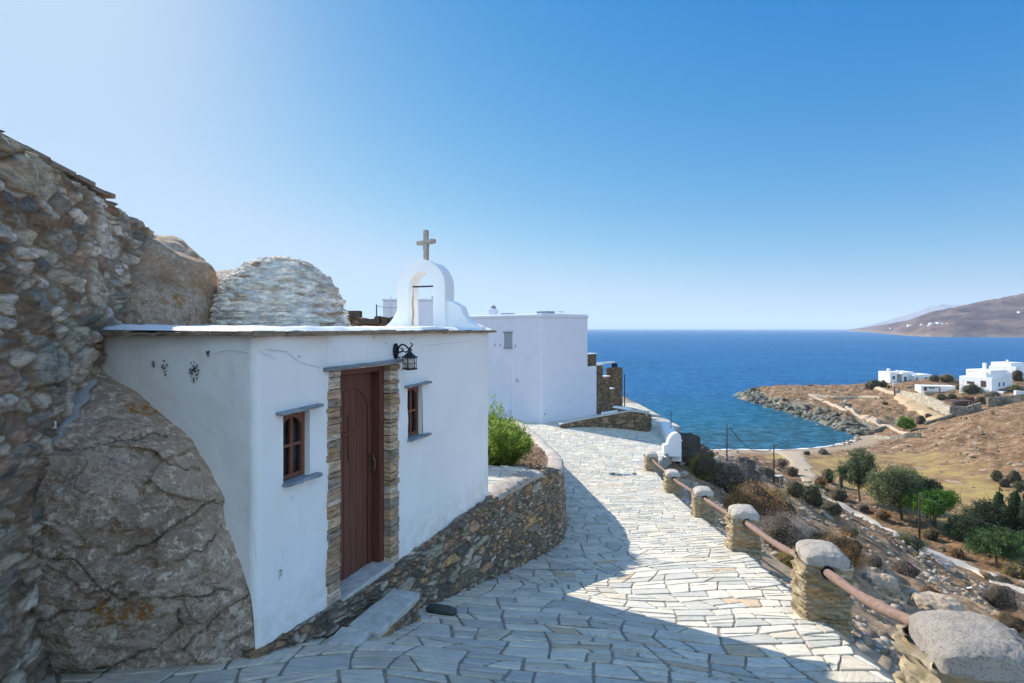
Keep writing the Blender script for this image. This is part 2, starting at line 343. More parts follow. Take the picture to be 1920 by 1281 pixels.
CP += [(9.8, 31, -6.3), (13, 32, -8.7), (20, 32, -13.2), (34, 34, -20.2), (48, 34, -26.5),
       (8.9, 35, -6.1), (12, 39, -7.9), (15.3, 45, -10.0), (22.8, 60, -13.9), (30, 75, -17.6), (38, 90, -21.5), (46, 105, -25.4),
       (0, 50, -6.5), (4, 45, -7.5), (7, 52, -14), (8, 60, -31), (14, 66, -31), (22, 80, -31), (30, 97, -31), (38, 112, -31), (44, 122, -30.8),
       (-10, 55, -20), (-10, 65, -31), (36, 60, -20.5), (40, 75, -23), (44, 88, -25.5), (48, 100, -27.5),
       (48.5, 131, -30), (64, 131, -30), (80, 135, -30), (92, 143.5, -30), (96.5, 149, -30),
       (52, 124, -29.2), (66, 124, -29.2), (80, 127, -29.0), (60, 145, -31.5), (70, 160, -33), (50, 150, -33), (40, 140, -33),
       (68, 122, -29.0), (58, 104, -28.3), (50.7, 86, -27.4), (49.6, 73, -27), (51, 64, -26.8), (50.8, 56, -26.5), (51, 48, -26.4), (51, 40, -26.3), (51, 20, -26), (51, 0, -25.5),
       (56, 83, -27.2), (75, 118, -28.8), (82, 104, -27.4), (70, 90, -27), (62, 75, -26.8), (60, 62, -26.6), (57, 50, -26.4),
       (96, 100, -23.6), (86, 90, -25.4), (75, 78, -26.2), (115, 130, -21.6), (108, 118, -23.8), (144, 150, -19.4), (110, 60, -15), (110, 90, -18.5), (125, 115, -17.5),
       (113, 155, -28.3), (98, 133, -28.3), (96, 122, -27), (104, 140, -28.0), (122, 150, -25.5),
       (100, 175, -30), (98.6, 217, -30), (112, 249, -30), (110.7, 205, -26.2), (104, 172, -27.3), (103.5, 160, -27.9), (104, 185, -28.0), (106, 222, -27.0),
       (119, 240, -25.3), (134, 235, -24.9), (148.5, 225, -23.7), (121.6, 190, -25.3), (141.5, 190, -19.5), (124, 168, -24.3), (137.6, 172, -22.2), (136, 200, -23.4), (118, 205, -25.8),
       (148.5, 165, -19.6), (155, 185, -19.5), (152, 190, -19.4), (160, 205, -19.4), (150, 215, -22.5),
       (150, 262, -31), (130, 260, -31), (175, 255, -31), (200, 240, -30.5), (200, 200, -19), (230, 180, -15), (190, 160, -16),
       (90, 240, -33), (92, 200, -33), (92, 175, -33), (90, 160, -32), (120, 280, -33), (150, 300, -34), (250, 250, -32), (220, 260, -32),
       (-6, 3, .5), (-8, 5, .4), (-6.5, 9, -.6), (-10, 14, -1.4), (-5, 14, -2.6), (-10, 25, -3.2), (-5, 22, -4.0), (-12, 40, -6), (-3, 40, -5.8), (-14, 8, -.3),
       (-30, 20, -2), (-30, 40, -8), (-40, 60, -31), (-80, 40, -31), (-80, 0, -10), (-30, 0, 3), (-12, -4, 1.5), (-12, -14, 2), (0, -30, 1), (-5, -1, -.2),
       (0, 75, -32), (20, 120, -33), (0, 200, -34), (-100, 200, -34), (50, 300, -34), (-100, 100, -34), (-200, 0, -34), (-200, 200, -34), (0, -200, 10), (100, -100, 0), (200, -100, 5), (250, 0, 0), (250, 100, -2), (110, 0, -10), (110, 30, -12), (80, 40, -23.5), (80, 10, -22), (68, 60, -26.3), (-100, -100, -5)]
_c = np.array(CP, float); _n = len(_c)
_D = np.sqrt(((_c[:, None, :2]-_c[None, :, :2])**2).sum(-1)+.05)
_A = np.zeros((_n+3, _n+3)); _A[:_n, :_n] = _D; _A[:_n, _n] = 1; _A[:_n, _n+1:] = _c[:, :2]; _A[_n:, :_n] = _A[:_n, _n:].T
_w = np.linalg.solve(_A+np.diag([1e-3]*_n+[0]*3), np.r_[_c[:, 2], 0, 0, 0])
def rbf(X, Y):
    X = np.asarray(X, float); sh = X.shape; X = X.ravel(); Y = np.asarray(Y, float).ravel(); o = np.empty(len(X))
    for i in range(0, len(X), 20000):
        x, y = X[i:i+20000], Y[i:i+20000]
        d = np.sqrt((x[:, None]-_c[None, :, 0])**2+(y[:, None]-_c[None, :, 1])**2+.05)
        o[i:i+20000] = d@_w[:_n]+_w[_n]+_w[_n+1]*x+_w[_n+2]*y
    return o.reshape(sh)
def masks(X, Y):
    cove = np.sqrt((X-70)**2+(Y-131)**2)
    beach = sst(-29.0, -29.5, rbf(X, Y))*sst(60, 30, cove)
    head = sst(92, 100, X)*sst(150, 158, Y)           # the headland beyond the cove
    field = sst(56, 60, X)*sst(50, 66, Y)*sst(128, 118, Y+(X-75)*.3)*sst(5, -5, X-(70+(Y-60)*.40))*1.0
    field = np.clip(field, 0, 1)
    return beach, head, field
def land_z(X, Y, detail=True):
    X = np.asarray(X, float); Y = np.asarray(Y, float)
    z = rbf(X, Y); e = edge_x(Y); pz = path_z(X, Y)
    on = (X < e) & (X > -7) & (Y < 47)
    if detail:
        away = sst(.6, 5, X-e)+0*z; R = np.sqrt(X*X+Y*Y)
        beach, head, field = masks(X, Y); calm = 1-np.maximum(beach, field)*.93
        rough = .32*fbm(X/3.1, Y/3.1, o=5, k=3)+.10*np.abs(fbm(X/.9, Y/.9, o=3, k=9))
        big = sst(30, 90, R)*.55*fbm(X/14, Y/14, o=3, k=5)
        ter = z/1.1+.6*fbm(X/6, Y/6, o=3, k=21); st = (sst(.35, .65, ter-np.floor(ter))-(ter-np.floor(ter)))*1.1   # old dry-stone terraces
        slope = sst(4, 10, X-e)*sst(49, 44, X)*sst(100, 70, Y)
        cliff = head*sst(-25.0, -28.2, z)
        z = z+calm*away*rough+calm*big*sst(6, 14, X-e)*sst(.0, 3, z+31)+slope*st*.38
        z = z+cliff*(1.5*np.abs(fbm(X/4.5, Y/4.5, o=4, k=31))-.5)
    in_ = sst(.05, .35, X-e)
    low = np.minimum(z, pz-.10)
    return np.where(on, low, np.where(X-e < .6, np.minimum(z, (pz-.12)*(1-in_)+z*in_), z))
def hit(px, py, y0=4., y1=320., lift=0.):
    """where the line of sight through a spot of the photograph meets the land"""
    u, v = (px-960)/1000, -(py-616)/1000
    Y = np.exp(np.linspace(math.log(y0), math.log(y1), 2400)); Z = land_z(u*Y, Y); k = np.argmax(Z >= v*Y)
    if Z[k] < v*Y[k]: k = -1
    return np.array([u*Y[k], Y[k], Z[k]+lift])

# land: one sheet, finest where the photograph looks
th = np.r_[np.arange(-180, -50, 3.), np.arange(-50, -2, .5), np.arange(-2, 46.5, .085), np.arange(46.5, 60, .6), np.arange(60, 180.1, 3.)]
rr = np.exp(np.linspace(math.log(.6), math.log(330), 760)); rr = np.r_[rr, 420, 600]
TH, RR = np.meshgrid(np.radians(th), rr); GX, GY = RR*np.sin(TH), RR*np.cos(TH)
GZ = land_z(GX, GY); GZ = np.where(RR > 331, np.where((GX > 120) & (GY < 180), GZ, -36), GZ)
def mk_land():
    n = NM('dry_hillside', .95, .12); n.pos(False)
    a = n.noise(.35, 6, .65); b = n.noise(2.2, 7, .7); c = n.noise(9, 6, .75)
    col = n.ramp(a, [(.38, (.24, .15, .09)), (.5, (.40, .265, .16)), (.62, (.50, .36, .235))])
    col = n.mix(n.thr(b, .52, .62), col, (.47, .37, .26))
    col = n.mix(n.math('MULTIPLY', n.thr(b, .47, .36), .65), col, (.11, .085, .055))
    col = n.mix(n.math('MULTIPLY', n.thr(n.noise(1.1, 7, .75), .58, .66), .7), col, (.40, .375, .34))
    col = n.mix(n.math('MULTIPLY', n.thr(n.noise(.8, 7, .72, stretch=(1, 1, .2)), .60, .70), .55), col, (.105, .10, .05))
    far = n.thr(n.attr('dist'), 25, 60); col = n.mix(far, col, n.mix(1.0, col, (.62, .54, .48), 'MULTIPLY'))
    col = n.mix(n.math('MULTIPLY', far, n.thr(n.noise(1.1, 8, .85), .52, .55)), col, (.10, .075, .045)); col = n.mix(n.math('MULTIPLY', far, n.thr(n.noise(.55, 9, .8), .55, .60)), col, (.44, .36, .27))
    near = n.thr(n.attr('dist'), 26, 10)
    col = n.mix(n.math('MULTIPLY', near, n.thr(c, .50, .60)), col, (.52, .40, .28))
    col = n.mix(n.math('MULTIPLY', near, n.thr(c, .46, .38)), col, (.12, .085, .06))
    fld = n.ramp(n.noise(.22, 6, .7), [(.38, (.24, .155, .08)), (.5, (.34, .235, .10)), (.58, (.40, .30, .10)), (.68, (.24, .23, .09))])
    fld = n.mix(n.math('MULTIPLY', n.thr(b, .5, .65), .5), fld, (.30, .22, .12))
    col = n.mix(n.math('MULTIPLY', n.attr('field'), n.thr(n.noise(.12, 5, .6), .36, .5)), col, fld)
    sand = n.mix(n.noise(1.2, 5), (.29, .22, .155), (.38, .30, .215))
    col = n.mix(n.attr('beach'), col, sand)
    clf = n.ramp(n.noise(.55, 8, .75), [(.3, (.06, .055, .04)), (.48, (.17, .16, .12)), (.62, (.30, .30, .25)), (.75, (.22, .24, .20))])
    col = n.mix(n.attr('cliff'), col, clf)
    h = n.math('ADD', n.noise(3, 9, .75), n.math('MULTIPLY', n.noise(20, 6, .75), .25))
    return n.out(col, n.bump(h, .9, .12))
bm_, hd_, fd_ = masks(GX, GY)
cl_ = np.maximum(hd_*sst(-27.0, -28.8, GZ), sst(-24, -28, GZ)*sst(50, 44, GX))
tag(obj('ground', np.stack([GX, GY, GZ], -1).reshape(-1, 3), grid_faces(len(th), len(rr)), mk_land(), None,
        {'beach': bm_.ravel(), 'field': fd_.ravel(), 'cliff': cl_.ravel(), 'dist': RR.ravel()}, True), kind='structure')

# sea
def mk_sea():
    n = NM('sea_water', .9, .0); n.pos(False); sh = n.attr('shoal')
    f = n.thr(n.noise(.012, 6, .65, stretch=(1, 2.6, 1)), .38, .62)
    deep = n.mix(f, (.008, .098, .255), (.013, .128, .32))
    col = n.mix(n.thr(sh, .0, .55), deep, (.008, .125, .19))
    col = n.mix(n.thr(sh, .5, 1.0), col, (.030, .105, .125))
    w = n.math('ADD', n.noise(.45, 5, .65, stretch=(1, 1.6, 1)), n.math('MULTIPLY', n.noise(.09, 4, .6, stretch=(1, 1.8, 1)), 2.2))
    w = n.math('ADD', w, n.math('MULTIPLY', n.noise(1.6, 4, .7, stretch=(1, 1.5, 1)), .3))
    col = n.mix(n.thr(n.noise(.22, 8, .85, stretch=(1, 2.2, 1)), .47, .57), n.mix(.25, col, (.0, .03, .10)), n.mix(.55, col, (.06, .25, .43)))
    n.put(n.b.inputs['Base Color'], col); nr = n.bump(w, 1.0, .9); n.put(n.b.inputs['Normal'], nr)
    gl = n.n('BsdfGlossy', {'Roughness': .22, 'Color': (.85, .9, 1.0), 'Normal': nr}); lw = n.n('LayerWeight', {'Blend': .18, 'Normal': nr}).outputs['Fresnel']
    f = n.math('MINIMUM', n.math('MULTIPLY', lw, .40), .20); mx = n.n('MixShader', {0: f}); n.t.links.new(n.b.outputs[0], mx.inputs[1]); n.t.links.new(gl.outputs[0], mx.inputs[2])
    n.t.links.new(mx.outputs[0], n.t.nodes['Material Output'].inputs['Surface']); return n.m
sth = np.r_[np.arange(-180, -50, 5.), np.arange(-50, 50, .5), np.arange(50, 181, 5.)]
srr = np.r_[0.5, np.exp(np.linspace(math.log(30), math.log(400), 160)), 600, 1000, 2000, 4000, 8000, 16000, 30000]
ST, SR = np.meshgrid(np.radians(sth), srr); SX, SY = SR*np.sin(ST), SR*np.cos(ST)
cd = np.sqrt((SX-82)**2+(SY-140)**2); lm = rbf(np.clip(SX, -190, 240), np.clip(SY, -190, 320))
shoal = np.clip(sst(95, 12, cd)*.95*sst(-34.5, -31, lm)+.55*sst(120, 20, cd), 0, 1)
tag(obj('sea', np.stack([SX, SY, np.full_like(SX, SEA)], -1).reshape(-1, 3), grid_faces(len(sth), len(srr)), mk_sea(), None, {'shoal': shoal.ravel()}, True), kind='structure')

# surf along the beach
wl = [(40, 133), (48.5, 131.6), (56, 130.9), (64, 131.2), (72, 132.5), (80, 135.3), (86, 138.5), (92, 143)]
b = MB(); V = []; ww = []
for i in range(80):
    t = i/79*(len(wl)-1); k = min(int(t), len(wl)-2); f = t-k; x = wl[k][0]*(1-f)+wl[k+1][0]*f; y = wl[k][1]*(1-f)+wl[k+1][1]*f
    while land_z(x, y, False) > SEA+.02 and y < 150: y += .1
    w_ = .8+.5*float(fbm(x/2.5, 0., o=2)); V += [(x, y-w_*.6, SEA+.10), (x, y+w_, SEA+.05)]
tag(obj('surf', V, [(2*i, 2*i+2, 2*i+3, 2*i+1) for i in range(79)], plain('sea_foam', (.75, .77, .77), .8, .1, 2)), kind='stuff')

# far hills across the water
def hills(name, px, ytop, yfoot, dtop, dfoot, m, seed):
    nx, ny = 260, 60; x = np.linspace(px[0], px[-1], nx); vt = np.interp(x, px, ytop); vf = np.interp(x, px, yfoot); U = (x-960)/1000
    dt = np.interp(x, px, dtop); df = 30/np.maximum(vf-616, .9)*1000 if dfoot is None else np.interp(x, px, dfoot)
    T = np.linspace(-.12, 1.5, ny)[:, None]; D = df+(dt-df)*T; zt = -(vt-616)/1000*dt
    prof = np.where(T < 1, np.sin(np.clip(T, 0, 1)*pi/2)**.85, 1-(T-1)*1.6)
    X = U*D; Z = SEA+(zt-SEA)*prof-np.where(T < 0, 25, 0)
    hgt = (zt-SEA); Z = Z+np.where((T > .0), 1, 0)*hgt*.42*(.42-np.abs(fbm(X/430, D/430, o=5, k=seed)))*np.sin(np.clip(T, 0, 1)*pi)**.7
    return tag(obj(name, np.stack([X, D+0*X, Z], -1).reshape(-1, 3), grid_faces(nx, ny), m, None, None, True), kind='structure')
def mk_hill(name, a, b, c):
    n = NM(name, .95, .1); n.pos(False)
    col = n.ramp(n.noise(.006, 9, .7), [(.40, a), (.5, b), (.60, c)])
    col = n.mix(n.math('MULTIPLY', n.thr(n.noise(.03, 7, .75), .5, .66), .45), col, tuple(x*.5 for x in a))
    z = n.n('SeparateXYZ', {0: n.pos()}).outputs[2]
    shore = n.thr(n.math('ADD', z, n.math('MULTIPLY', n.noise(.02, 5), 30.)), 4, -14)
    col = n.mix(shore, col, n.mix(n.noise(.05, 6), (.30, .25, .2), (.14, .11, .09)))
    return n.out(col, n.bump(n.noise(.02, 8, .7), .9, 20))
hills('hills', [1590, 1640, 1700, 1745, 1790, 1850, 1920, 2000, 2150, 2500], [618, 612, 604, 590, 583, 572, 561, 556, 560, 600],
      [620.5, 624, 630, 632, 632.5, 632.5, 633, 634, 636, 640], [6900, 4300, 3300, 3200, 3150, 3100, 3050, 3000, 3000, 3000], None,
      mk_hill('bare_hill', (.075, .05, .055), (.135, .088, .08), (.21, .145, .12)), 41)
hills('far_hills', [1618, 1660, 1720, 1745, 1765, 1800, 1850, 1950, 2150], [613, 603.5, 588, 578, 576, 576.5, 574, 580, 600],
      [617]*9, [14000]*9, [11000]*9, mk_hill('distant_hill', (.14, .10, .09), (.19, .14, .12), (.24, .19, .15)), 47)

# ------------------------------------------------------------------ crazy paving: real slabs on a mortar bed
FOOT = []      # foot of the retaining wall, then of the planter wall
CO = np.array([-1.87, 3.89]); E1 = np.array([.363, .932]); EN = np.array([.932, -.363])
def cw(s, off): return CO+E1*s+EN*off
FOOT = [tuple(cw(-.05, .02)), tuple(cw(.5, .12)), tuple(cw(.9, .20)), tuple(cw(1.9, .24)), tuple(cw(3, .25)), tuple(cw(4.2, .27)), (.11, 8.28), (.58, 9.1), (.93, 9.9),
        (1.12, 11), (1.25, 12.5), (1.3, 14.5), (1.2, 17), (1.02, 20), (.82, 24), (.6, 28), (0, 30.5)]
_fy = [p[1] for p in FOOT]; _fx = [p[0] for p in FOOT]
def clip_poly(P, a, b, c):      # keep a*x+b*y <= c
    out = []; n = len(P)
    for i in range(n):
        p, q = P[i], P[(i+1) % n]; dp = a*p[0]+b*p[1]-c; dq = a*q[0]+b*q[1]-c
        if dp <= 0: out.append(p)
        if dp*dq < 0: t = dp/(dp-dq); out.append((p[0]+(q[0]-p[0])*t, p[1]+(q[1]-p[1])*t))
    return out
def area(P): return .5*abs(sum(P[i][0]*P[(i+1) % len(P)][1]-P[(i+1) % len(P)][0]*P[i][1] for i in range(len(P))))
def slab_polys(x0, x1, y0, y1, seed=1, tgt=(.030, .105)):
    R = random.Random(seed); res = []; y = y0; row = 0
    while y < y1:
        hh = R.uniform(.5, .85); x = x0-R.uniform(0, .8)
        while x < x1:
            w = R.uniform(.7, 1.4); st = [[(x, y), (x+w, y), (x+w, y+hh), (x, y+hh)]]
            while st:
                P = st.pop(); A = area(P); lim = R.uniform(*tgt)
                if len(P) < 3: continue
                if A < lim*1.5: res.append(P); continue
                xs = [p[0] for p in P]; ys = [p[1] for p in P]; W = max(xs)-min(xs); H = max(ys)-min(ys)
                f = R.uniform(.34, .66)
                if W > H*R.uniform(1.15, 2.3): ang = R.gauss(0, .33); px_, py_ = min(xs)+W*f, (min(ys)+max(ys))/2
                else: ang = pi/2+R.gauss(0, .12); px_, py_ = (min(xs)+max(xs))/2, min(ys)+H*f
                a, b = cos(ang), sin(ang); c = a*px_+b*py_
                st.append(clip_poly(P, a, b, c)); st.append(clip_poly(P, -a, -b, -c))
            x += w
        y += hh; row += 1
    return res
def lay_slabs(name, polys, zf, keep, m, lift=.005, clampx=None, parent=None, gap=.0075):
    V = []; F = []; cell = []; suv = []; R = random.Random(5)
    for P in polys:
        P = [(p[0]+.16*sin(p[1]*.9+1)+.07*sin(p[1]*3.1+p[0]), p[1]+.26*sin(p[0]*.9+p[1]*.35)+.09*sin(p[0]*2.7+1.5+p[1]*.8)) for p in P]
        cx_ = sum(p[0] for p in P)/len(P); cy_ = sum(p[1] for p in P)/len(P)
        if not keep(cx_, cy_): continue
        if clampx is not None:
            lim = float(clampx(cy_)); P = clip_poly(P, 1, 0, lim)
            if len(P) < 3: continue
        Q = P; s = sum(P[i][0]*P[(i+1) % len(P)][1]-P[(i+1) % len(P)][0]*P[i][1] for i in range(len(P)))
        if s < 0: P = P[::-1]; Q = P
        g = gap*R.uniform(.7, 1.7)
        for i in range(len(P)):
            p, q = P[i], P[(i+1) % len(P)]; dx, dy = q[0]-p[0], q[1]-p[1]; L = math.hypot(dx, dy)
            if L < .02: continue
            a, b = dy/L, -dx/L; Q = clip_poly(Q, a, b, a*p[0]+b*p[1]-g)
            if len(Q) < 3: break
        if len(Q) < 3 or area(Q) < .004: continue
        O = []; n = len(Q)
        for i in range(n):      # knock the corners off, wobble the edges
            p0, p, p1 = Q[i-1], Q[i], Q[(i+1) % n]
            for q in (p0, p1):
                L = math.hypot(q[0]-p[0], q[1]-p[1]); c = min(R.uniform(.006, .028), L*.3)
                O.append((p[0]+(q[0]-p[0])*c/(L+1e-9), p[1]+(q[1]-p[1])*c/(L+1e-9)))
            L = math.hypot(p1[0]-p[0], p1[1]-p[1])
            if L > .16:
                k = int(L/.09)
                for j in range(1, k):
                    t = j/k; w = R.uniform(-.006, .006); O.append((p[0]+(p1[0]-p[0])*t-(p1[1]-p[1])/L*w, p[1]+(p1[1]-p[1])*t+(p1[0]-p[0])/L*w))
        cx_ = sum(p[0] for p in O)/len(O); cy_ = sum(p[1] for p in O)/len(O)
        tx, ty = R.gauss(0, .006), R.gauss(0, .006); r = R.random(); ang = R.gauss(0, .22) if R.random() < .85 else R.uniform(0, 3)
        ox, oy = R.uniform(0, 90), R.uniform(0, 90); n = len(O); i0 = len(V)
        X = np.array([p[0] for p in O]); Y = np.array([p[1] for p in O]); Z = zf(X, Y); zc = float(zf(cx_, cy_)); e = R.uniform(.002, .007)
        for ring, (sh, dz) in enumerate(((0, -.02), (.0035, lift-.003+e), (.011, lift+e))):
            for i in range(n):
                dx, dy = O[i][0]-cx_, O[i][1]-cy_; d = math.hypot(dx, dy); f = 1-sh/max(d, .02); x, y = cx_+dx*f, cy_+dy*f
                V.append((x, y, Z[i]+dz+(tx*dx+ty*dy if ring else 0))); cell.append(r)
                suv.append((cos(ang)*x+sin(ang)*y+ox, -sin(ang)*x+cos(ang)*y+oy, r))
        V.append((cx_, cy_, zc+lift+e+.0005)); cell.append(r); suv.append((cos(ang)*cx_+sin(ang)*cy_+ox, -sin(ang)*cx_+cos(ang)*cy_+oy, r))
        for k in (0, 1):
            for i in range(n): F.append((i0+k*n+i, i0+k*n+(i+1) % n, i0+(k+1)*n+(i+1) % n, i0+(k+1)*n+i))
        for i in range(n): F.append((i0+2*n+i, i0+2*n+(i+1) % n, i0+3*n))
    return obj(name, V, F, m, parent, {'cell': cell, 'suv': np.array(suv)}, False)
def mk_slab():
    n = NM('marble_paving', .62, .35)
    uv = n.attr('suv', 'Vector'); c = n.attr('cell')
    base = n.ramp(c, [(0, (.66, .64, .58)), (.16, (.54, .54, .51)), (.30, (.74, .70, .61)), (.44, (.60, .60, .57)), (.58, (.70, .67, .60)), (.70, (.49, .50, .48)), (.80, (.77, .73, .65)), (.90, (.62, .57, .48)), (.975, (.62, .49, .35)), (1, (.5, .5, .46))], 'CONSTANT')
    st = n.noise(5, 7, .62, vec=uv, stretch=(1, 8, 1), dist=.6)
    col = n.mix(.8, base, n.ramp(st, [(.34, (.60, .61, .62)), (.46, (.97, .97, .96)), (.56, (1.12, 1.10, 1.06)), (.68, (1.25, 1.22, 1.15))]), 'MULTIPLY')
    v = n.noise(9, 9, .75, vec=uv, stretch=(1, 5, 1), dist=1.2)
    col = n.mix(n.math('MULTIPLY', n.thr(v, .60, .70), .6), col, (.26, .30, .31))
    col = n.mix(1.0, col, (.93, .895, .84), 'MULTIPLY'); dirt = n.thr(n.noise(2.2, 8, .75), .50, .62)
    col = n.mix(n.math('MULTIPLY', dirt, .45), col, (.44, .39, .31))
    return n.out(col, n.bump(n.math('ADD', n.noise(7, 7, .7, vec=uv, stretch=(1, 6, 1)), n.math('MULTIPLY', n.noise(70, 5, .7), .3)), .55, .008), n.ramp(v, [(.3, (.5,)*3), (.7, (.75,)*3)]))
M['slab'] = mk_slab()
def mk_mortar():
    n = NM('paving_mortar', .95, .15)
    c = n.ramp(n.noise(3, 7, .7), [(.36, (.23, .20, .16)), (.5, (.32, .28, .225)), (.64, (.41, .36, .295))])
    return n.out(c, n.bump(n.noise(60, 6, .75), .8, .006))
M['mortar'] = mk_mortar()
# mortar bed
xs = np.linspace(0, 1, 60); ys = np.r_[np.arange(-10, 1.5, .5), np.arange(1.5, 12, .12), np.arange(12, 45, .4)]
BX, BY = np.meshgrid(xs, ys); XR = edge_x(BY)+.03+.05*fbm(BY*3, BY*0, o=3); XLft = np.where(BY < 8, -4.0, np.where(BY < 30, -1.5, -8)); BX2 = XLft+(XR-XLft)*BX
BZ = path_z(BX2, BY)-.002; skirt = xs > .999
BZ = np.where(BX > .999, BZ-.5, BZ); BX2 = np.where(BX > .999, XR+.02, np.where(BX > xs[-2]-1e-6, XR, BX2))
tag(obj('path', np.stack([BX2, BY, BZ], -1).reshape(-1, 3), grid_faces(60, len(ys)), M['mortar'], None, None, True), kind='structure')
def keep(x, y):
    if y < 1.9 or y > 44: return False
    if x > float(edge_x(y))+.25: return False
    if y < 3.9: return x > -3.6
    return x > np.interp(y, _fy, _fx)-.15
tag(lay_slabs('paving', slab_polys(-3.6, 10.5, 1.6, 40, 3), path_z, keep, M['slab'], clampx=lambda y: edge_x(y)-.02), kind='structure')

# ------------------------------------------------------------------ rubble masonry
def masonry(S, T, cx, cy, k, amp, big=.35, w=.018, warp=.028):
    s = S+warp*fbm(S*2.2, T*2.2, o=3, k=k+7); t = T+warp*.8*fbm(S*2.2+9, T*2.2, o=3, k=k+8)
    c, e, ox, oy, r = cells(s, t, cx, cy, k)
    if big:
        cb, eb, oxb, oyb, rb = cells(s, t, cx*2.3, cy*2.2, k+60); m = rb < big
        c = np.where(m, cb, c); e = np.where(m, eb, np.minimum(e, eb)); ox = np.where(m, oxb, ox); oy = np.where(m, oyb, oy); r = np.where(m, h01(cb*1e6, cb*0, 3), r)
    tx, ty = h01(c*1e6, c*0, 11)-.5, h01(c*1e6, c*0, 12)-.5
    prof = 1-np.exp(-np.clip(e, 0, 9)/w)
    h = amp*(prof*(.35+.75*r)+prof*(tx*ox+ty*oy)*2.0)+amp*.30*fbm(S*9, T*13, o=4, k=k+3)*(.3+prof)-amp*.35*np.abs(fbm(S*14+c*50, T*9+c*31, o=2, k=k+5))*prof
    return c, e, h
def wall_sheet(name, pts_fn, L, prof, ds, dt, m, parent, cx, cy, k, amp, big=.35, w=.018, smooth=False):
    """pts_fn(S) -> foot xy, top xy, foot z, top z, outward normal; prof: metres of turn-over on top"""
    S1 = np.linspace(0, L, max(2, int(L/ds))); f, tp, zf, zt, nr = pts_fn(S1); H = float(np.max(zt-zf)); nT = max(3, int(H/dt)); nP = max(2, int(prof/dt))
    fr = np.r_[np.linspace(0, 1, nT), 1+np.linspace(0, 1, nP+1)[1:]]
    FR, SS = np.meshgrid(fr, S1, indexing='ij'); a = np.clip(FR, 0, 1)[..., None]; over = np.clip(FR-1, 0, 1)
    XY = f[None]*(1-a)+tp[None]*a; Z = zf[None]*(1-a[..., 0])+zt[None]*a[..., 0]; N = np.repeat(nr[None], len(fr), 0)
    Tm = np.where(FR <= 1, Z, Z+over*prof)
    c, e, h = masonry(SS, Tm, cx, cy, k, amp, big, w)
    ed = sst(0, .3, over)
    X = XY[..., 0]-N[..., 0]*over*prof+N[..., 0]*h*(1-ed); Y = XY[..., 1]-N[..., 1]*over*prof+N[..., 1]*h*(1-ed); Z = Z+h*.6*ed
    return obj(name, np.stack([X, Y, Z], -1).reshape(-1, 3), grid_faces(len(S1), len(fr)), m, parent, {'cell': c.ravel(), 'edge': e.ravel()}, smooth)
def poly_pts(foot, top, nrm=None):
    foot = np.array(foot, float); top = np.array(top, float)
    seg = np.r_[0, np.cumsum(np.linalg.norm(np.diff(foot[:, :2], axis=0), axis=1))]
    def fn(S):
        I = lambda A: np.interp(S, seg, A)
        f = np.stack([I(foot[:, 0]), I(foot[:, 1])], -1); t = np.stack([I(top[:, 0]), I(top[:, 1])], -1)
        d = np.gradient(f, axis=0); d = d/np.linalg.norm(d, axis=1, keepdims=True); n = np.stack([d[:, 1], -d[:, 0]], -1)
        for _ in range(6): n[1:-1] = (n[:-2]+n[1:-1]*2+n[2:])/4
        return f, t, I(foot[:, 2]), I(top[:, 2]), n
    return fn, seg[-1]

# high wall on the left
def hw(Y): return (-2.9-.38*(Y-3), Y)
t = thing('high_stone_wall', 'tall rubble wall of mixed grey and brown stones at the left edge, behind the chapel', 'wall', (*hw(4.5), -2.4))
fo = [(*hw(1.0), -2.6), (*hw(5.95), -2.6), (-4.6, 5.85, -2.6)]; to = [(*hw(1.0), 1.12), (*hw(5.95), 1.08), (-4.6, 5.85, 1.08)]
def rel(P, o): return [(p[0]-o.location[0], p[1]-o.location[1], p[2]-o.location[2]) for p in P]
fn, L = poly_pts(rel(fo, t), rel(to, t))
wall_sheet('stone_face', fn, L, .55, .0125, .0125, M['rubble'], t, .25, .10, 11, .056, .20, .006)
# its higher slate-topped neighbour behind
t = thing('slate_topped_wall', 'higher brown wall with a slate coping, rising behind the tall rubble wall', 'wall', (-3.8, 4.2, -1.0))
fo = [(-3.05, 2.2, -1), (-3.83, 5.02, -1), (-4.6, 5.0, -1)]; to = [(-3.05, 2.2, 1.24), (-3.83, 5.02, 1.24), (-4.6, 5.0, 1.24)]
fn, L = poly_pts(rel(fo, t), rel(to, t)); wall_sheet('stone_face', fn, L, .4, .025, .025, M['rubble_dark'], t, .2, .08, 15, .03, .3)
b = MB(); y = 2.2
while y < 5.0:
    l = random.uniform(.25, .5); x = np.interp(y, [2.2, 5.02], [-3.05, -3.83]); xe = np.interp(y+l, [2.2, 5.02], [-3.05, -3.83]); pr = random.uniform(.03, .10)
    z = 1.235+random.uniform(-.008, .012)
    b.add([(x+pr+3.8, y-4.2, z+1), (xe+pr+3.8, min(y+l, 5.10)-4.2, z+1), (xe-.5+3.8, min(y+l, 5.1)-4.2, z+1), (x-.5+3.8, y-4.2, z+1)]+[(x+pr+3.8, y-4.2, z+1.04), (xe+pr+3.8, min(y+l, 5.10)-4.2, z+1.045), (xe-.5+3.8, min(y+l, 5.1)-4.2, z+1.045), (x-.5+3.8, y-4.2, z+1.04)],
          [(3, 2, 1, 0), (4, 5, 6, 7), (0, 1, 5, 4), (1, 2, 6, 5), (2, 3, 7, 6), (3, 0, 4, 7)]); y += l-.01
b.build('slate_coping', M['slate_brown'], t, bevel=.006)

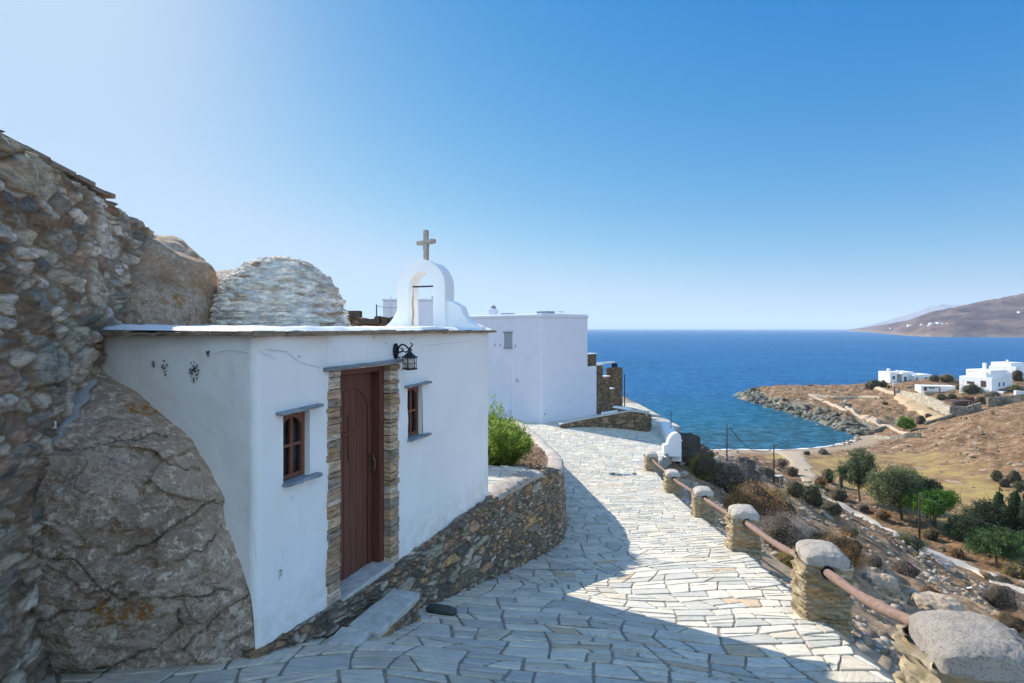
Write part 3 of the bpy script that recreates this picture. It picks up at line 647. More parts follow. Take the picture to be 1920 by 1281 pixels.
# ------------------------------------------------------------------ chapel
RZ = math.atan2(.932, .363)
ch = thing('chapel', 'small whitewashed chapel with a stone dome, bell arch and brown door', 'chapel', (CO[0], CO[1], 0), RZ)
def onleft(px, py):       # photograph spot on the chapel's left wall -> (metres inwards, z)
    u = (px-960)/1000; tt = (-1.87-3.89*u)/(.932+.363*u); return tt, -(py-616)/1000*(3.89+.363*tt)
curve = [onleft(*p) for p in [(165, 703), (200, 722), (240, 745), (272, 768), (300, 790), (325, 813), (345, 835), (365, 860), (380, 885), (395, 915), (405, 940), (409, 962), (411, 985), (418, 1008), (430, 1030), (443, 1055), (455, 1080), (464, 1103), (470, 1125), (471, 1150), (472, 1180), (478, 1200)]]
cu_t = [c[0] for c in curve][::-1]; cu_z = [c[1] for c in curve][::-1]
ZT = -.052; ZB = -2.47; RC = .07; LW = 2.15; LD = 4.215
def perim(p):      # p<0: left wall, p>0: door face, beyond LD: far end wall. returns x(s), y(depth), nx, ny
    q = RC*pi/2
    if p < -q/2: return (0, -(p+q/2)+RC, -1, 0)
    if p < q/2: a = (p+q/2)/q*pi/2; return (RC-RC*cos(a), RC-RC*sin(a), -cos(a), -sin(a))
    s = p-q/2+RC
    if s < LD-.04: return (s, 0, 0, -1)
    r = .04; q2 = r*pi/2; e = s-(LD-r)
    if e < q2: a = e/q2*pi/2; return (LD-r+r*sin(a), r-r*cos(a), sin(a), -cos(a))
    return (LD, e-q2+r, 1, 0)
q = RC*pi/2; P_OF_S = lambda s: s-RC+q/2
OPEN = [(.26, .548, -1.205, -.665), (.775, 1.825, -3, -.372), (2.022, 2.334, -1.20, -.64)]
ps = sorted(set(np.round(np.r_[np.arange(-LW, LD+1.6, .03), [P_OF_S(x) for o in OPEN for x in o[:2]], np.linspace(-q/2, q/2, 9)], 5)))
cuts = np.array([P_OF_S(x) for o in OPEN for x in o[:2]])
ps = np.array([p for p in ps if np.min(np.abs(cuts-p)) > .012 or np.min(np.abs(cuts-p)) < 1e-4])
zr = np.r_[np.arange(ZB, ZT, .03), ZT]; zc_ = np.array([o[2] for o in OPEN if o[2] > -2]+[o[3] for o in OPEN])
zr = np.array(sorted([z for z in zr if np.min(np.abs(zc_-z)) > .012]+list(zc_))); fr_ = (zr-ZB)/(ZT-ZB)
PX = np.array([perim(p) for p in ps]); zb = np.full(len(ps), ZB)
for i, (x, y, nx, ny) in enumerate(PX):
    if ps[i] < 0: zb[i] = min(np.interp(y, cu_t, cu_z), -.3) if y > .05 else np.interp(y, [0, .05], [ZB, np.interp(.05, cu_t, cu_z)])
FRr, II = np.meshgrid(fr_, np.arange(len(ps)), indexing='ij'); Z = zb[II]+(ZT-zb[II])*FRr
X, Y, NX, NY = (PX[II, k] for k in range(4)); pp = ps[II]
d = .010*fbm(pp*1.3, Z*1.3, o=3, k=2)+.004*fbm(pp*6, Z*6, o=3, k=3)
soft = np.ones_like(d)
Xd, Yd = X+NX*d, Y+NY*d
msk = np.ones((len(zr)-1, len(ps)-1), bool)
for s0, s1, z0, z1 in OPEN:
    pm = (ps[:-1]+ps[1:])/2; zm = (zr[:-1]+zr[1:])/2
    msk &= ~((zm[:, None] > z0) & (zm[:, None] < z1) & (pm[None] > P_OF_S(s0)) & (pm[None] < P_OF_S(s1)))
VV = np.stack([Xd, Yd, Z], -1).reshape(-1, 3); FF = [tuple(f) for f in grid_faces(len(ps), len(zr), msk)]; VV = [tuple(v) for v in VV]
def addq(A): n = len(VV); VV.extend(A); FF.append((n, n+1, n+2, n+3))
for s0, s1, z0, z1 in OPEN:
    dp = .11 if z0 > -2 else .20; z0 = max(z0, ZB)
    addq([(s0, -.004, z0), (s0, dp, z0), (s0, dp, z1), (s0, -.004, z1)]); addq([(s1, dp, z0), (s1, -.004, z0), (s1, -.004, z1), (s1, dp, z1)])
    addq([(s0, -.004, z1), (s0, dp, z1), (s1, dp, z1), (s1, -.004, z1)]); addq([(s0, dp, z0), (s0, -.004, z0), (s1, -.004, z0), (s1, dp, z0)])
nl = [i for i in range(len(ps)) if ps[i] < 0]     # lip where the plaster ends above the rock
for a, b_ in zip(nl[:-1], nl[1:]): addq([(Xd[0, a]+.16, Yd[0, a], Z[0, a]), (Xd[0, b_]+.16, Yd[0, b_], Z[0, b_]), (Xd[0, b_], Yd[0, b_], Z[0, b_]), (Xd[0, a], Yd[0, a], Z[0, a])])
addq([(0, 2.15, ZB), (0, 2.15, ZT), (0, 3.2, ZT), (0, 3.2, ZB)]); addq([(0, 3.2, ZB), (0, 3.2, ZT), (LD, 3.2, ZT), (LD, 3.2, ZB)]); addq([(LD, 1.4, ZB), (LD, 3.2, ZB), (LD, 3.2, ZT), (LD, 1.4, ZT)])
obj('wall', VV, FF, M['plaster'], ch, None, True)
# cracks and bare spots of the plaster
M['crackgrey'] = plain('plaster_crack_grey', (.33, .33, .32), .95, .1); M['mould'] = plain('mould_grey', (.13, .13, .125), .95, .2)
def crack(pts, w):
    P = []
    b = MB()
    for (s0, z0), (s1, z1) in zip(pts[:-1], pts[1:]):
        for k in range(6): P.append((s0+(s1-s0)*k/6+random.uniform(-.006, .006), z0+(z1-z0)*k/6+random.uniform(-.006, .006)))
    for (s0, z0), (s1, z1) in zip(P[:-1], P[1:]):
        f = (lambda s, z: (s, -.013, z)) if s0 > 0 else (lambda s, z: (-.013, -s, z))
        b.add([f(s0, z0), f(s1, z1), f(s1, z1+w), f(s0, z0+w)], [(0, 1, 2, 3)])
    b.build('plaster_crack', M['crackgrey'], ch)
def onface(px, py): u = px-960; Yf = 3.89*870/(390-u); return ((Yf-3.89)/.932, -(py-616)/1000*Yf)
crack([onface(500, 655), onface(535, 660), onface(560, 680), onface(605, 692)], .0035); crack([onface(484, 660), onface(520, 676)], .003)
crack([(-onleft(470, 662)[0], onleft(470, 662)[1]), (-onleft(430, 658)[0], onleft(430, 658)[1]), (-onleft(400, 664)[0], onleft(400, 664)[1])], .0035)
crack([onface(800, 648), onface(840, 644), onface(890, 640)], .0025)
for (px_, py_, n_, rad) in [(366, 697, 70, .085), (311, 690, 26, .06), (392, 661, 14, .03), (290, 683, 10, .03)]:
    b = MB()
    for k in range(n_):
        a, r = random.uniform(0, 2*pi), rad*random.random()**.6; t0, z0 = onleft(px_, py_); y = t0+r*cos(a)*.6; z = z0+r*sin(a); w = random.uniform(.003, .011)
        b.add([(-.0125, y+w*random.uniform(.6, 1.3)*cos(j), z+w*random.uniform(.6, 1.4)*sin(j)) for j in (0, 1.2, 2.4, 3.6, 5)], [(4, 3, 2, 1, 0)])
    b.build('mould_patch', M['mould'], ch)
for (px_, py_, n_, rad) in [(524, 1075, 14, .04), (700, 634, 3, .012), (723, 645, 4, .02), (560, 668, 4, .02), (547, 934, 1, .01)]:
    b = MB()
    for k in range(n_):
        a, r = random.uniform(0, 2*pi), rad*random.random()**.6; s0, z0 = onface(px_, py_); s = s0+r*cos(a)*.4; z = z0+r*sin(a); w = random.uniform(.003, .008)
        b.add([(s+w*.7*cos(j), -.0125, z+w*random.uniform(.6, 1.6)*sin(j)) for j in (0, 1.2, 2.4, 3.6, 5)], [(0, 1, 2, 3, 4)])
    b.build('mould_patch', M['mould'], ch)

# roof: slate eave, limewashed top
b = MB()
def slates(p0, p1, out, n_):
    p0, p1 = np.array(p0), np.array(p1); d = p1-p0; L = np.linalg.norm(d); d = d/L; s = 0
    while s < L:
        l = min(random.uniform(.22, .6), L-s+.02); o_ = random.uniform(.045, .105); tk = random.uniform(.026, .044); z = -.058+random.uniform(-.004, .006)
        A = p0+d*s; B = p0+d*(s+l-.004); ot = np.array(out); nn = 5; top = []; 
        ring = [A+ot*(o_+random.uniform(-.012, .012))*1. if 0 else A+(B-A)*k/nn+ot*(o_+random.uniform(-.010, .010)) for k in range(nn+1)]+[B-ot*.12, A-ot*.12]
        zz = [z+random.uniform(-.003, .003) for _ in ring]; V = [(r[0], r[1], q_) for r, q_ in zip(ring, zz)]+[(r[0], r[1], q_+tk) for r, q_ in zip(ring, zz)]; m_ = len(ring)
        F = [tuple(range(m_)), tuple(range(2*m_-1, m_-1, -1))]+[(i, m_+i, m_+(i+1) % m_, (i+1) % m_) for i in range(m_)]
        b.add(V, F, random.random()); s += l
slates((0, 2.3), (0, -.06), (-1, 0), 0); slates((-.06, 0), (LD+.03, 0), (0, -1), 0); slates((LD, -.05), (LD, 2.2), (1, 0), 0)
b.build('slate_eave', M['slate_brown'], ch, bevel=.005, seg=1)
gx = np.linspace(-.055, LD+.05, 170); gy = np.linspace(-.055, 3.2, 110); A, B = np.meshgrid(gx, gy)
ed = np.minimum(np.minimum(A+.055, LD+.05-A), np.minimum(B+.055, 3.2-B)); wob = .012*fbm(A*4, B*4, o=3, k=5)
Z = -.022+.034*sst(0, .09, ed)+wob*sst(0, .05, ed)+.02*np.clip(B/3, 0, 1)
A2 = A+.012*fbm(B*5, A*5, o=2, k=6)*(ed < .03); B2 = B+.012*fbm(A*5+4, B*5, o=2, k=8)*(ed < .03)
obj('roof', np.stack([A2, B2, Z], -1).reshape(-1, 3), grid_faces(170, 110), M['plaster'], ch, None, True)

# dome of layered stone
nu, nv = 520, 170; a = np.linspace(0, 2*pi, nu, endpoint=False); ff = np.linspace(0, 1, nv); Aa, Ff = np.meshgrid(a, ff)
pr_r = np.interp(ff, [0, .15, .3, .45, .6, .75, .88, .96, 1], [.735, .722, .685, .62, .525, .40, .25, .12, .005]); pr_z = np.interp(ff, [0, .15, .3, .45, .6, .75, .88, .96, 1], [0, .155, .305, .45, .58, .695, .775, .81, .82])
Rr = pr_r[:, None]+0*Aa; Zz = pr_z[:, None]+0*Aa
arc = np.r_[0, np.cumsum(np.hypot(np.diff(pr_r), np.diff(pr_z)))][:, None]+0*Aa
Sx = Aa*.55; c, e, h = masonry(Sx, arc, 3.456/20, .055, 71, .045, .08, .008, .02)
lay = arc/.055+.6*fbm(Sx*2, arc*2, o=2, k=4); h = h+.012*(.5-(lay-np.floor(lay)))+.012*fbm(Aa*2, arc*3, o=3, k=4)
blend = sst(0, .25, Aa)*sst(2*pi, 2*pi-.25, Aa); h = h*blend+.02*(1-blend)
nz = sst(.0, 1, Ff); h = h*(1-.75*sst(.62, .95, Ff)); Rn = Rr+h*(1-nz*.8); Zn = Zz+h*nz
obj('dome', np.stack([1.88+Rn*np.cos(Aa), 1.62+Rn*np.sin(Aa), Zn+.015], -1).reshape(-1, 3), grid_faces(nu, nv, wrap=True), M['dome'], ch, {'cell': c.ravel(), 'edge': e.ravel()}, False)

# bell arch, wings, bar, cross
def ribbon_ring(outer, inner, x0, x1):
    n = len(outer); V = [(x, p[0], p[1]) for x in (x0, x1) for L_ in (outer, inner) for p in L_]; F = []
    for i in range(n-1):
        o0, i0, o1, i1 = i, n+i, 2*n+i, 3*n+i
        F += [(o0, o0+1, i0+1, i0), (o1, i1, i1+1, o1+1), (o0, o1, o1+1, o0+1), (i0, i0+1, i1+1, i1)]
    return V, F
arcN = 20; yc = .905
outer = [(yc+.405, 0.0), (yc+.405, .3), (yc+.405, .60)]+[(yc+.405*cos(a_), .60+.405*sin(a_)) for a_ in np.linspace(0, pi, arcN)[1:-1]]+[(yc-.405, .60), (yc-.405, .3), (yc-.405, 0)]
inner = [(yc+.205, 0.0), (yc+.205, .3), (yc+.205, .62)]+[(yc+.205*cos(a_), .62+.205*sin(a_)) for a_ in np.linspace(0, pi, arcN)[1:-1]]+[(yc-.205, .62), (yc-.205, .3), (yc-.205, 0)]
V, F = ribbon_ring(outer, inner, 3.8, 4.1); b = MB().add(V, F); ba = b.build('bell_arch', M['plaster'], ch, bevel=.018)
def wing(P):
    n = len(P); V = [(x, y, z) for x in (3.86, 4.05) for y, z in P]; F = [tuple(range(n)), tuple(range(2*n-1, n-1, -1))]+[(i, n+i, n+(i+1) % n, (i+1) % n) for i in range(n)]
    return MB().add(V, F).build('wing', M['plaster'], ba, bevel=.012)
wing([(.51, -.02), (.51, .40), (.42, .385), (.34, .34), (.305, .315), (.29, .325), (.275, .29), (.24, .20), (.18, .125), (.10, .07), (.02, .04), (-.03, .015), (-.03, -.02)])
wing([(1.30, -.02), (1.62, -.02), (1.62, .01), (1.54, .045), (1.46, .105), (1.40, .18), (1.35, .27), (1.32, .34), (1.30, .36)])
MB().tube([(3.93, yc+.25, .62), (3.93, yc-.25, .62)], .012, 8).build('bell_bar', M['iron'], ba)
b = MB().add([(3.795, yc+.203, .60), (3.86, yc+.203, .60), (3.90, yc+.203, .0), (3.82, yc+.203, 0)], [(0, 1, 2, 3)])
b = MB()
def rough_bar(p0, p1, w, th_, n_=7):
    p0, p1 = np.array(p0, float), np.array(p1, float); V = []; F = []
    ax = (p1-p0)/np.linalg.norm(p1-p0); sx = np.array([1., 0, 0]); sy = np.cross(ax, sx)
    for i in range(n_+1):
        c_ = p0+(p1-p0)*i/n_; k = .86 if i in (0, n_) else 1
        for (aa, bb) in ((-1, -.7), (-.7, -1), (.7, -1), (1, -.7), (1, .7), (.7, 1), (-.7, 1), (-1, .7)):
            V.append(c_+sx*aa*th_*k*random.uniform(.85, 1.1)+sy*bb*w*k*random.uniform(.82, 1.12))
    for i in range(n_):
        for j in range(8): F.append((i*8+j, i*8+(j+1) % 8, (i+1)*8+(j+1) % 8, (i+1)*8+j))
    F += [tuple(range(7, -1, -1)), tuple(n_*8+j for j in range(8))]; b.add(V, F)
rough_bar((3.95, .895, .98), (3.95, .90, 1.455), .038, .034, 9); rough_bar((3.95, 1.045, 1.265), (3.95, .745, 1.285), .036, .034, 7)
b.build('cross', plain('weathered_cross_stone', (.44, .37, .30), .95, .35, 14, 1, .012), ch, smooth=False)
# rust stain on the inner jamb of the arch
b = MB(); n_ = 12; V = []
for i in range(n_+1):
    z = .60-.56*i/n_; c_ = 3.93+.01*sin(i); w = .008+.022*min(1, i/5)+random.uniform(-.004, .004)
    V += [(c_-w, yc+.2035, z), (c_+w, yc+.2035, z)]
b.add(V, [(2*i, 2*i+1, 2*i+3, 2*i+2) for i in range(n_)]).build('rust_stain', plain('rust_stain', (.55, .42, .22), .9, .15, 20), ba)

# door
def arch_panel(s0, s1, z0, z1, iw, zs, y0, y1, name, m, parent, iz0=None, n_=16, nm=None):
    """board with an arched hole: hole from s0+iw to s1-iw, arch springing at zs"""
    a0, a1 = s0+iw, s1-iw; r = (a1-a0)/2; cc = (a0+a1)/2; b = MB(); iz0 = z0 if iz0 is None else iz0
    b.box(s0, a0, y0, y1, z0, z1); b.box(a1, s1, y0, y1, z0, z1)
    if iz0 > z0: b.box(a0, a1, y0, y1, z0, iz0)
    V = []
    for i in range(n_+1):
        t_ = pi-pi*i/n_; x = cc+r*cos(t_); z = zs+r*sin(t_)
        for yy in (y0, y1): V += [(x, yy, z), (x, yy, z1)]
    F = []
    for i in range(n_):
        k = 4*i; F += [(k, k+4, k+5, k+1), (k+2, k+3, k+7, k+6), (k, k+2, k+6, k+4), (k+1, k+5, k+7, k+3)]
    b.add(V, F); return b.build(name, m, parent, bevel=.003, seg=1)
dr = MB(); dr.box(.775, .90, .175, .195, -2.4, -.38); 
b = MB(); s = .935; DZ0, DZ1 = -2.375, -.44
w_ = [.975, 1.08, 1.175, 1.27, 1.365, 1.46, 1.535]
for x0, x1 in zip(w_[:-1], w_[1:]): b.box(x0+.0025, x1-.0025, .158, .18, DZ0, DZ1-.02)
b.box(.94, 1.60, .172, .19, DZ0, DZ1)
door = b.build('door', M['door'], ch, bevel=.003, seg=1)
arch_panel(.93, 1.60, DZ0, DZ1, .055, -.86, .148, .172, 'door_stile', M['door'], door)
b = MB(); cx_ = 1.245
b.box(cx_-.012, cx_+.012, .146, .16, -1.27, -.83, 0); b.box(cx_-.095, cx_+.1, .1455, .16, -1.022, -.992, 0)
b.build('carved_cross', M['door'], door, bevel=.004, seg=1)
b = MB(); b.box(1.615, 1.685, .06, .20, -2.38, -.375); b.box(.90, 1.615, .06, .20, -.43, -.375); b.box(.90, .93, .1, .2, -2.38, -.43)
b.build('door_frame', M['door'], ch, bevel=.005)
MB().box(1.60, 1.615, .185, .20, -2.38, -.43).build('door_gap', M['dark'], ch)
b = MB(); b.box(1.545, 1.575, .140, .149, -1.50, -1.26)
b.tube([(1.56, .145, -1.30), (1.56, .10, -1.30), (1.56, .085, -1.33), (1.56, .085, -1.41), (1.56, .10, -1.44), (1.56, .145, -1.44)], .009, 8)
b.tube([(1.56, .14, -1.285), (1.56, .10, -1.285)], .012, 8)
b.build('door_handle', M['brass'], door, bevel=.002, seg=1)
# stone jambs either side, lintel, threshold
def jamb(s0, s1, zb_, flip):
    V = []; z = zb_; b = MB()
    while z < -.375:
        h_ = min(random.choice([.04, .055, .07, .085, .105]), -.372-z); 
        if -.372-(z+h_) < .02: h_ = -.372-z
        a_, c_ = s0+random.uniform(-.022, .01)*(1 if not flip else 0), s1+random.uniform(-.01, .022)*(1 if flip else 0)
        b.box(a_, c_, -.016+random.uniform(-.008, .006), .20, z+.003, z+h_-.003, random.random(), .003)
        if random.random() < .2: pass
        z += h_
    o = b.build('door_jamb', M['jamb'], ch, bevel=.004, seg=1); o.data.attributes.new('edge', 'FLOAT', 'POINT').data.foreach_set('value', np.full(len(o.data.vertices), .1, np.float32)); return o
jamb(.765, .919, -2.40, False); jamb(1.686, 1.838, -2.44, True)
def slate_slab(name, s0, s1, z, tk, o0, o1, tilt, parent, m=None, n_=8):
    """thin slate: front edge wobbles between o0 and o1 in front of the wall"""
    V = []; 
    for dz in (0, tk):
        for i in range(n_+1):
            s_ = s0+(s1-s0)*i/n_; zz = z+dz+tilt*(s_-s0)+random.uniform(-.003, .003); V.append((s_, -random.uniform(o0, o1), zz)); V.append((s_, .12, zz))
    k = 2*(n_+1); F = []
    for i in range(n_):
        F += [(2*i, 2*i+1, 2*i+3, 2*i+2), (k+2*i, k+2*i+2, k+2*i+3, k+2*i+1), (2*i, 2*i+2, k+2*i+2, k+2*i)]
    F += [(0, k, k+1, 1), (2*n_, 2*n_+1, k+2*n_+1, k+2*n_)]
    return MB().add(V, F).build(name, m or M['slate'], parent, bevel=.004, seg=1)
slate_slab('door_lintel', .705, 1.90, -.366, .032, .045, .065, .012, ch, n_=12)
b = MB(); b.box(.90, 1.70, -.06, .2, -2.47, -2.385); b.build('threshold', M['slabstone'], ch, bevel=.008)
# windows
for (s0, s1, z0, z1) in (OPEN[0], OPEN[2]):
    w = arch_panel(s0+.004, s1-.004, z0+.005, z1-.003, .034, z1-.155, .045, .08, 'window', M['frame'], ch, iz0=z0+.04)
    cc = (s0+s1)/2; b = MB(); b.box(cc-.012, cc+.012, .050, .078, z0+.035, z1-.035); zm_ = z0+(z1-z0)*.50
    b.box(s0+.036, s1-.036, .053, .075, zm_-.013, zm_+.013); b.build('glazing_bar', M['frame'], w, bevel=.002, seg=1)
    MB().box(s0+.01, s1-.01, .082, .090, z0+.01, z1-.01).build('pane', M['glass'], w)
    slate_slab('window_lintel', s0-.07, s1+.105, z1+.002, .022, .05, .085, .02, w); slate_slab('sill', s0-.012, s1+.085, z0-.022, .024, .05, .085, 0, w)

# ------------------------------------------------------------------ wall lantern
lx, ly = CO+E1*1.79
la = thing('wall_lantern', 'black iron lantern on a scrolled bracket, fixed above the door of the chapel', 'lantern', (lx, ly, -.235), RZ)
b = MB(); V = []
for dy, k in ((-.004, 1), (-.018, 1), (-.028, .72), (-.036, .35)):
    for i in range(20): V.append((.047*k*cos(2*pi*i/20), dy, .082*k*sin(2*pi*i/20)))
b.add(V, [tuple(range(19, -1, -1)), tuple(60+i for i in range(20))]+[(r*20+i, r*20+(i+1) % 20, r*20+20+(i+1) % 20, r*20+20+i) for r in range(3) for i in range(20)])
b.build('backplate', M['iron'], la, smooth=False)
b = MB(); b.tube([(0, -.03, .0), (0, -.05, .045), (0, -.08, .068), (0, -.115, .066), (0, -.15, .04), (0, -.175, .012), (0, -.19, .02), (0, -.21, .012)], [.010, .010, .010, .009, .009, .009, .009, .006], 8)
b.tube([(0, -.03, -.01), (0, -.06, -.012), (0, -.09, .0), (0, -.10, .022), (0, -.085, .032), (0, -.072, .02)], [.009, .009, .009, .008, .008, .006], 8)
b.tube([(0, -.10, .0), (0, -.13, -.012), (0, -.15, 0), (0, -.175, .012)], .007, 8)
b.tube([(0, -.165, .02), (0, -.195, .045), (0, -.215, .07), (0, -.20, .085), (0, -.188, .075)], [.009, .008, .008, .007, .006], 8)
b.tube([(0, -.035, -.06), (0, -.055, -.072), (0, -.07, -.066)], [.007, .008, .006], 8)
b.build('bracket', M['iron'], la, smooth=True)
lc = (0, -.178, 0)
MB().lathe([(.008, .02), (.012, .008), (.02, -.004), (.024, -.012), (.05, -.04), (.082, -.058), (.083, -.066), (.07, -.067)], 6, lc).build('lamp_cap', M['iron'], la)
b = MB(); b.lathe([(.058, -.182), (.076, -.180), (.078, -.172), (.06, -.170)], 12, lc); b.lathe([(.02, -.195), (.05, -.19), (.06, -.182), (.02, -.181)], 12, lc)
for i in range(6):
    a_ = 2*pi*i/6+.3; x, y = .070*cos(a_), .070*sin(a_)-.178; b.tube([(x, y, -.062), (x, y, -.184)], .0042, 6); b.lathe([(.004, .006), (.008, 0), (.004, -.006)], 6, (x*1.06, (y+.178)*1.06-.178, -.186)); b.lathe([(.004, .006), (.008, 0), (.004, -.006)], 6, (x*1.06, (y+.178)*1.06-.178, -.064))
for zz in (-.125,):
    P = [(.071*cos(2*pi*i/18), .071*sin(2*pi*i/18)-.178, zz) for i in range(19)]; b.tube(P, .0032, 6, False)
b.build('cage', M['iron'], la)
MB().lathe([(.054, -.068), (.058, -.08), (.058, -.17), (.054, -.178)], 20, lc).build('lamp_glass', M['lampglass'], la, smooth=True)

# ------------------------------------------------------------------ boulders
def onhigh(px, py): u = (px-960)/1000; Yh = -1.76/(u+.38); return np.array([u*Yh, Yh, -(py-616)/1000*Yh])
def oncw(px, py, inset):
    u = (px-960)/1000; tt = (-1.87-3.89*u)/(.932+.363*u); p = CO+np.array([-.932, .363])*tt+E1*inset; Yh = 3.89+.363*tt
    return np.array([p[0], p[1], -(py-616)/1000*Yh])
Lp = [(175, 690), (150, 740), (115, 780), (96, 815), (88, 860), (80, 920), (68, 990), (60, 1060), (62, 1130), (75, 1200), (100, 1290), (120, 1330)]
Rp = [(172, 680), (240, 737), (300, 782), (345, 827), (380, 877), (405, 932), (410, 980), (430, 1024), (455, 1075), (470, 1125), (474, 1185), (480, 1235)]
Lw = np.array([onhigh(*p)+np.array([-.10, -.02, 0]) for p in Lp]); Rw = np.array([oncw(p[0], p[1], .05) for p in Rp]); Rw2 = Rw+(Rw-Lw)/np.linalg.norm(Rw-Lw, axis=1, keepdims=True)*np.array([.16]*6+[.14, .11, .06, .02, .0, -.02])[:, None]
nr, nc = 240, 260; tr = np.linspace(0, 11, nr); Li = np.stack([np.interp(tr, range(12), Lw[:, k]) for k in range(3)], -1); Ri = np.stack([np.interp(tr, range(12), Rw2[:, k]) for k in range(3)], -1)
for _ in range(8): Li[1:-1] = (Li[:-2]+2*Li[1:-1]+Li[2:])/4; Ri[1:-1] = (Ri[:-2]+2*Ri[1:-1]+Ri[2:])/4
aa = np.linspace(0, 1, nc)[None, :, None]; P = Li[:, None]+(Ri-Li)[:, None]*aa; wid = np.linalg.norm(Ri-Li, axis=1)[:, None]
a2 = aa[..., 0]; bul = np.sin(np.clip(a2*1.02, 0, 1)*pi)**.7*np.clip(wid, 0, 1)*.12
px_ = 960+1000*P[..., 0]/P[..., 1]; py_ = 616-1000*P[..., 2]/P[..., 1]
def seg_d(x, y, pts):
    d = np.full(x.shape, 1e9)
    for (ax, ay), (bx, by) in zip(pts[:-1], pts[1:]):
        t_ = np.clip(((x-ax)*(bx-ax)+(y-ay)*(by-ay))/((bx-ax)**2+(by-ay)**2), 0, 1); d = np.minimum(d, np.hypot(x-ax-t_*(bx-ax), y-ay-t_*(by-ay)))
    return d
jx = px_+6*fbm(px_/30, py_/30, o=4, k=2); jy = py_+6*fbm(px_/30+7, py_/30, o=4, k=3); dd = np.full(px_.shape, 1e9)
CR = [[(90, 838), (150, 842), (220, 825), (290, 817), (330, 815)], [(215, 1042), (290, 1018), (345, 975), (408, 930)], [(70, 1165), (120, 1150), (200, 1125), (225, 1092)], [(62, 1195), (90, 1235), (140, 1255), (220, 1238), (310, 1198), (352, 1160), (348, 1128)],
      [(100, 1040), (150, 1045), (215, 1100), (230, 1112), (330, 1108), (440, 1098)], [(345, 1035), (395, 1020), (408, 990)], [(310, 842), (350, 870), (385, 878)], [(340, 1210), (400, 1150), (470, 1110)]]
wd = [1.2, .9, 1.0, 2.6, 1.6, .8, .7, 1.2]
shelf = np.zeros(px_.shape)
for c_, w_ in zip(CR, wd): q_ = seg_d(jx, jy, c_)/w_; dd = np.minimum(dd, q_)
shelf = .05*sst(-12, 12, np.interp(px_, [60, 90, 140, 220, 310, 352, 480], [1195, 1235, 1255, 1238, 1198, 1150, 1105])-py_)+.035*sst(-8, 8, py_-np.interp(px_, [90, 150, 220, 290, 330, 400], [838, 842, 825, 817, 815, 830]))-.03*sst(-6, 6, py_-np.interp(px_, [100, 150, 215, 330, 440], [1040, 1045, 1100, 1108, 1098]))
_fc, _fe, _fx2, _fy2, _fr = cells(P[..., 0]*1.0+.15*fbm(P[..., 0]*3, P[..., 2]*3, o=3), P[..., 2]+.35*P[..., 0], .42, .26, 93)
_fa, _fb = h01(_fc*1e6, _fc*0, 5)-.5, h01(_fc*1e6, _fc*0, 6)-.5
fac_ = (.13*(_fa*_fx2+_fb*_fy2)+.05*(_fr-.5)-.02*np.exp(-_fe/.006))*sst(0, .02, _fe+.012)
dis = bul+shelf+fac_+.06*fbm(P[..., 0]*1.8, P[..., 1]*1.8, P[..., 2]*2.4, o=3, k=5)+.03*fbm(P[..., 0]*7, P[..., 1]*7, P[..., 2]*12, o=4, k=6)-.05*np.exp(-dd/2.4)
dis = dis*sst(1.0, .86, a2+0*dis)*sst(-.02, .10, a2+0*dis)*(.3+.7*sst(0, 1.2, tr)[:, None])
P = P+dis[..., None]*np.array([.25, -.95, .12])
bo = obj('boulder', P.reshape(-1, 3), grid_faces(nc, nr)[:, ::-1], M['boulder'], None, {'crack': (.75*np.exp(-(dd/(.5+.5*np.abs(fbm(px_/20, py_/20, o=2))))**2)).ravel()}, True)
tag(bo, 'large lichen-mottled boulder under the curved edge of the chapel wall', 'boulder')
# mortar smear along the joint with the high wall
b = MB(); V = []
for i in range(24):
    f = i/23; p = onhigh(165-70*f, 712+110*f)+np.array([.04+.02*sin(i*.9), -.035, 0]); w = .03+.05*sin(pi*f)**.6+random.uniform(-.006, .006); n3 = np.array([.5, -.85, 0])
    for k in range(6): a_ = (k/5-.5)*2; V.append(p+np.array([.75*w*a_, .45*w*a_, .25*w*a_])+n3*(.025*(1-a_*a_)-.012))
b.add(V, [(6*i+k, 6*i+k+1, 6*i+7+k, 6*i+6+k) for i in range(23) for k in range(5)])
tag(b.build('mortar_fillet', plain('grey_mortar', (.40, .38, .37), .9, .12, 9, .8, .01), None, smooth=True), 'strip of grey mortar sealing the joint between boulder and tall wall', 'mortar strip')
p = onhigh(92, 793); tg = thing('cable_clip', 'small white plastic tab sticking out of the tall rubble wall', 'wall clip', (p[0]+.05, p[1]-.02, p[2]-.035), .4)
b = MB(); b.box(-.014, .014, -.012, .004, 0, .052); b.build('tab', plain('white_plastic', (.75, .73, .68), .5, .05), tg, bevel=.004); MB().box(-.006, .006, -.016, -.0125, .034, .046).build('slot', M['slate'], tg)

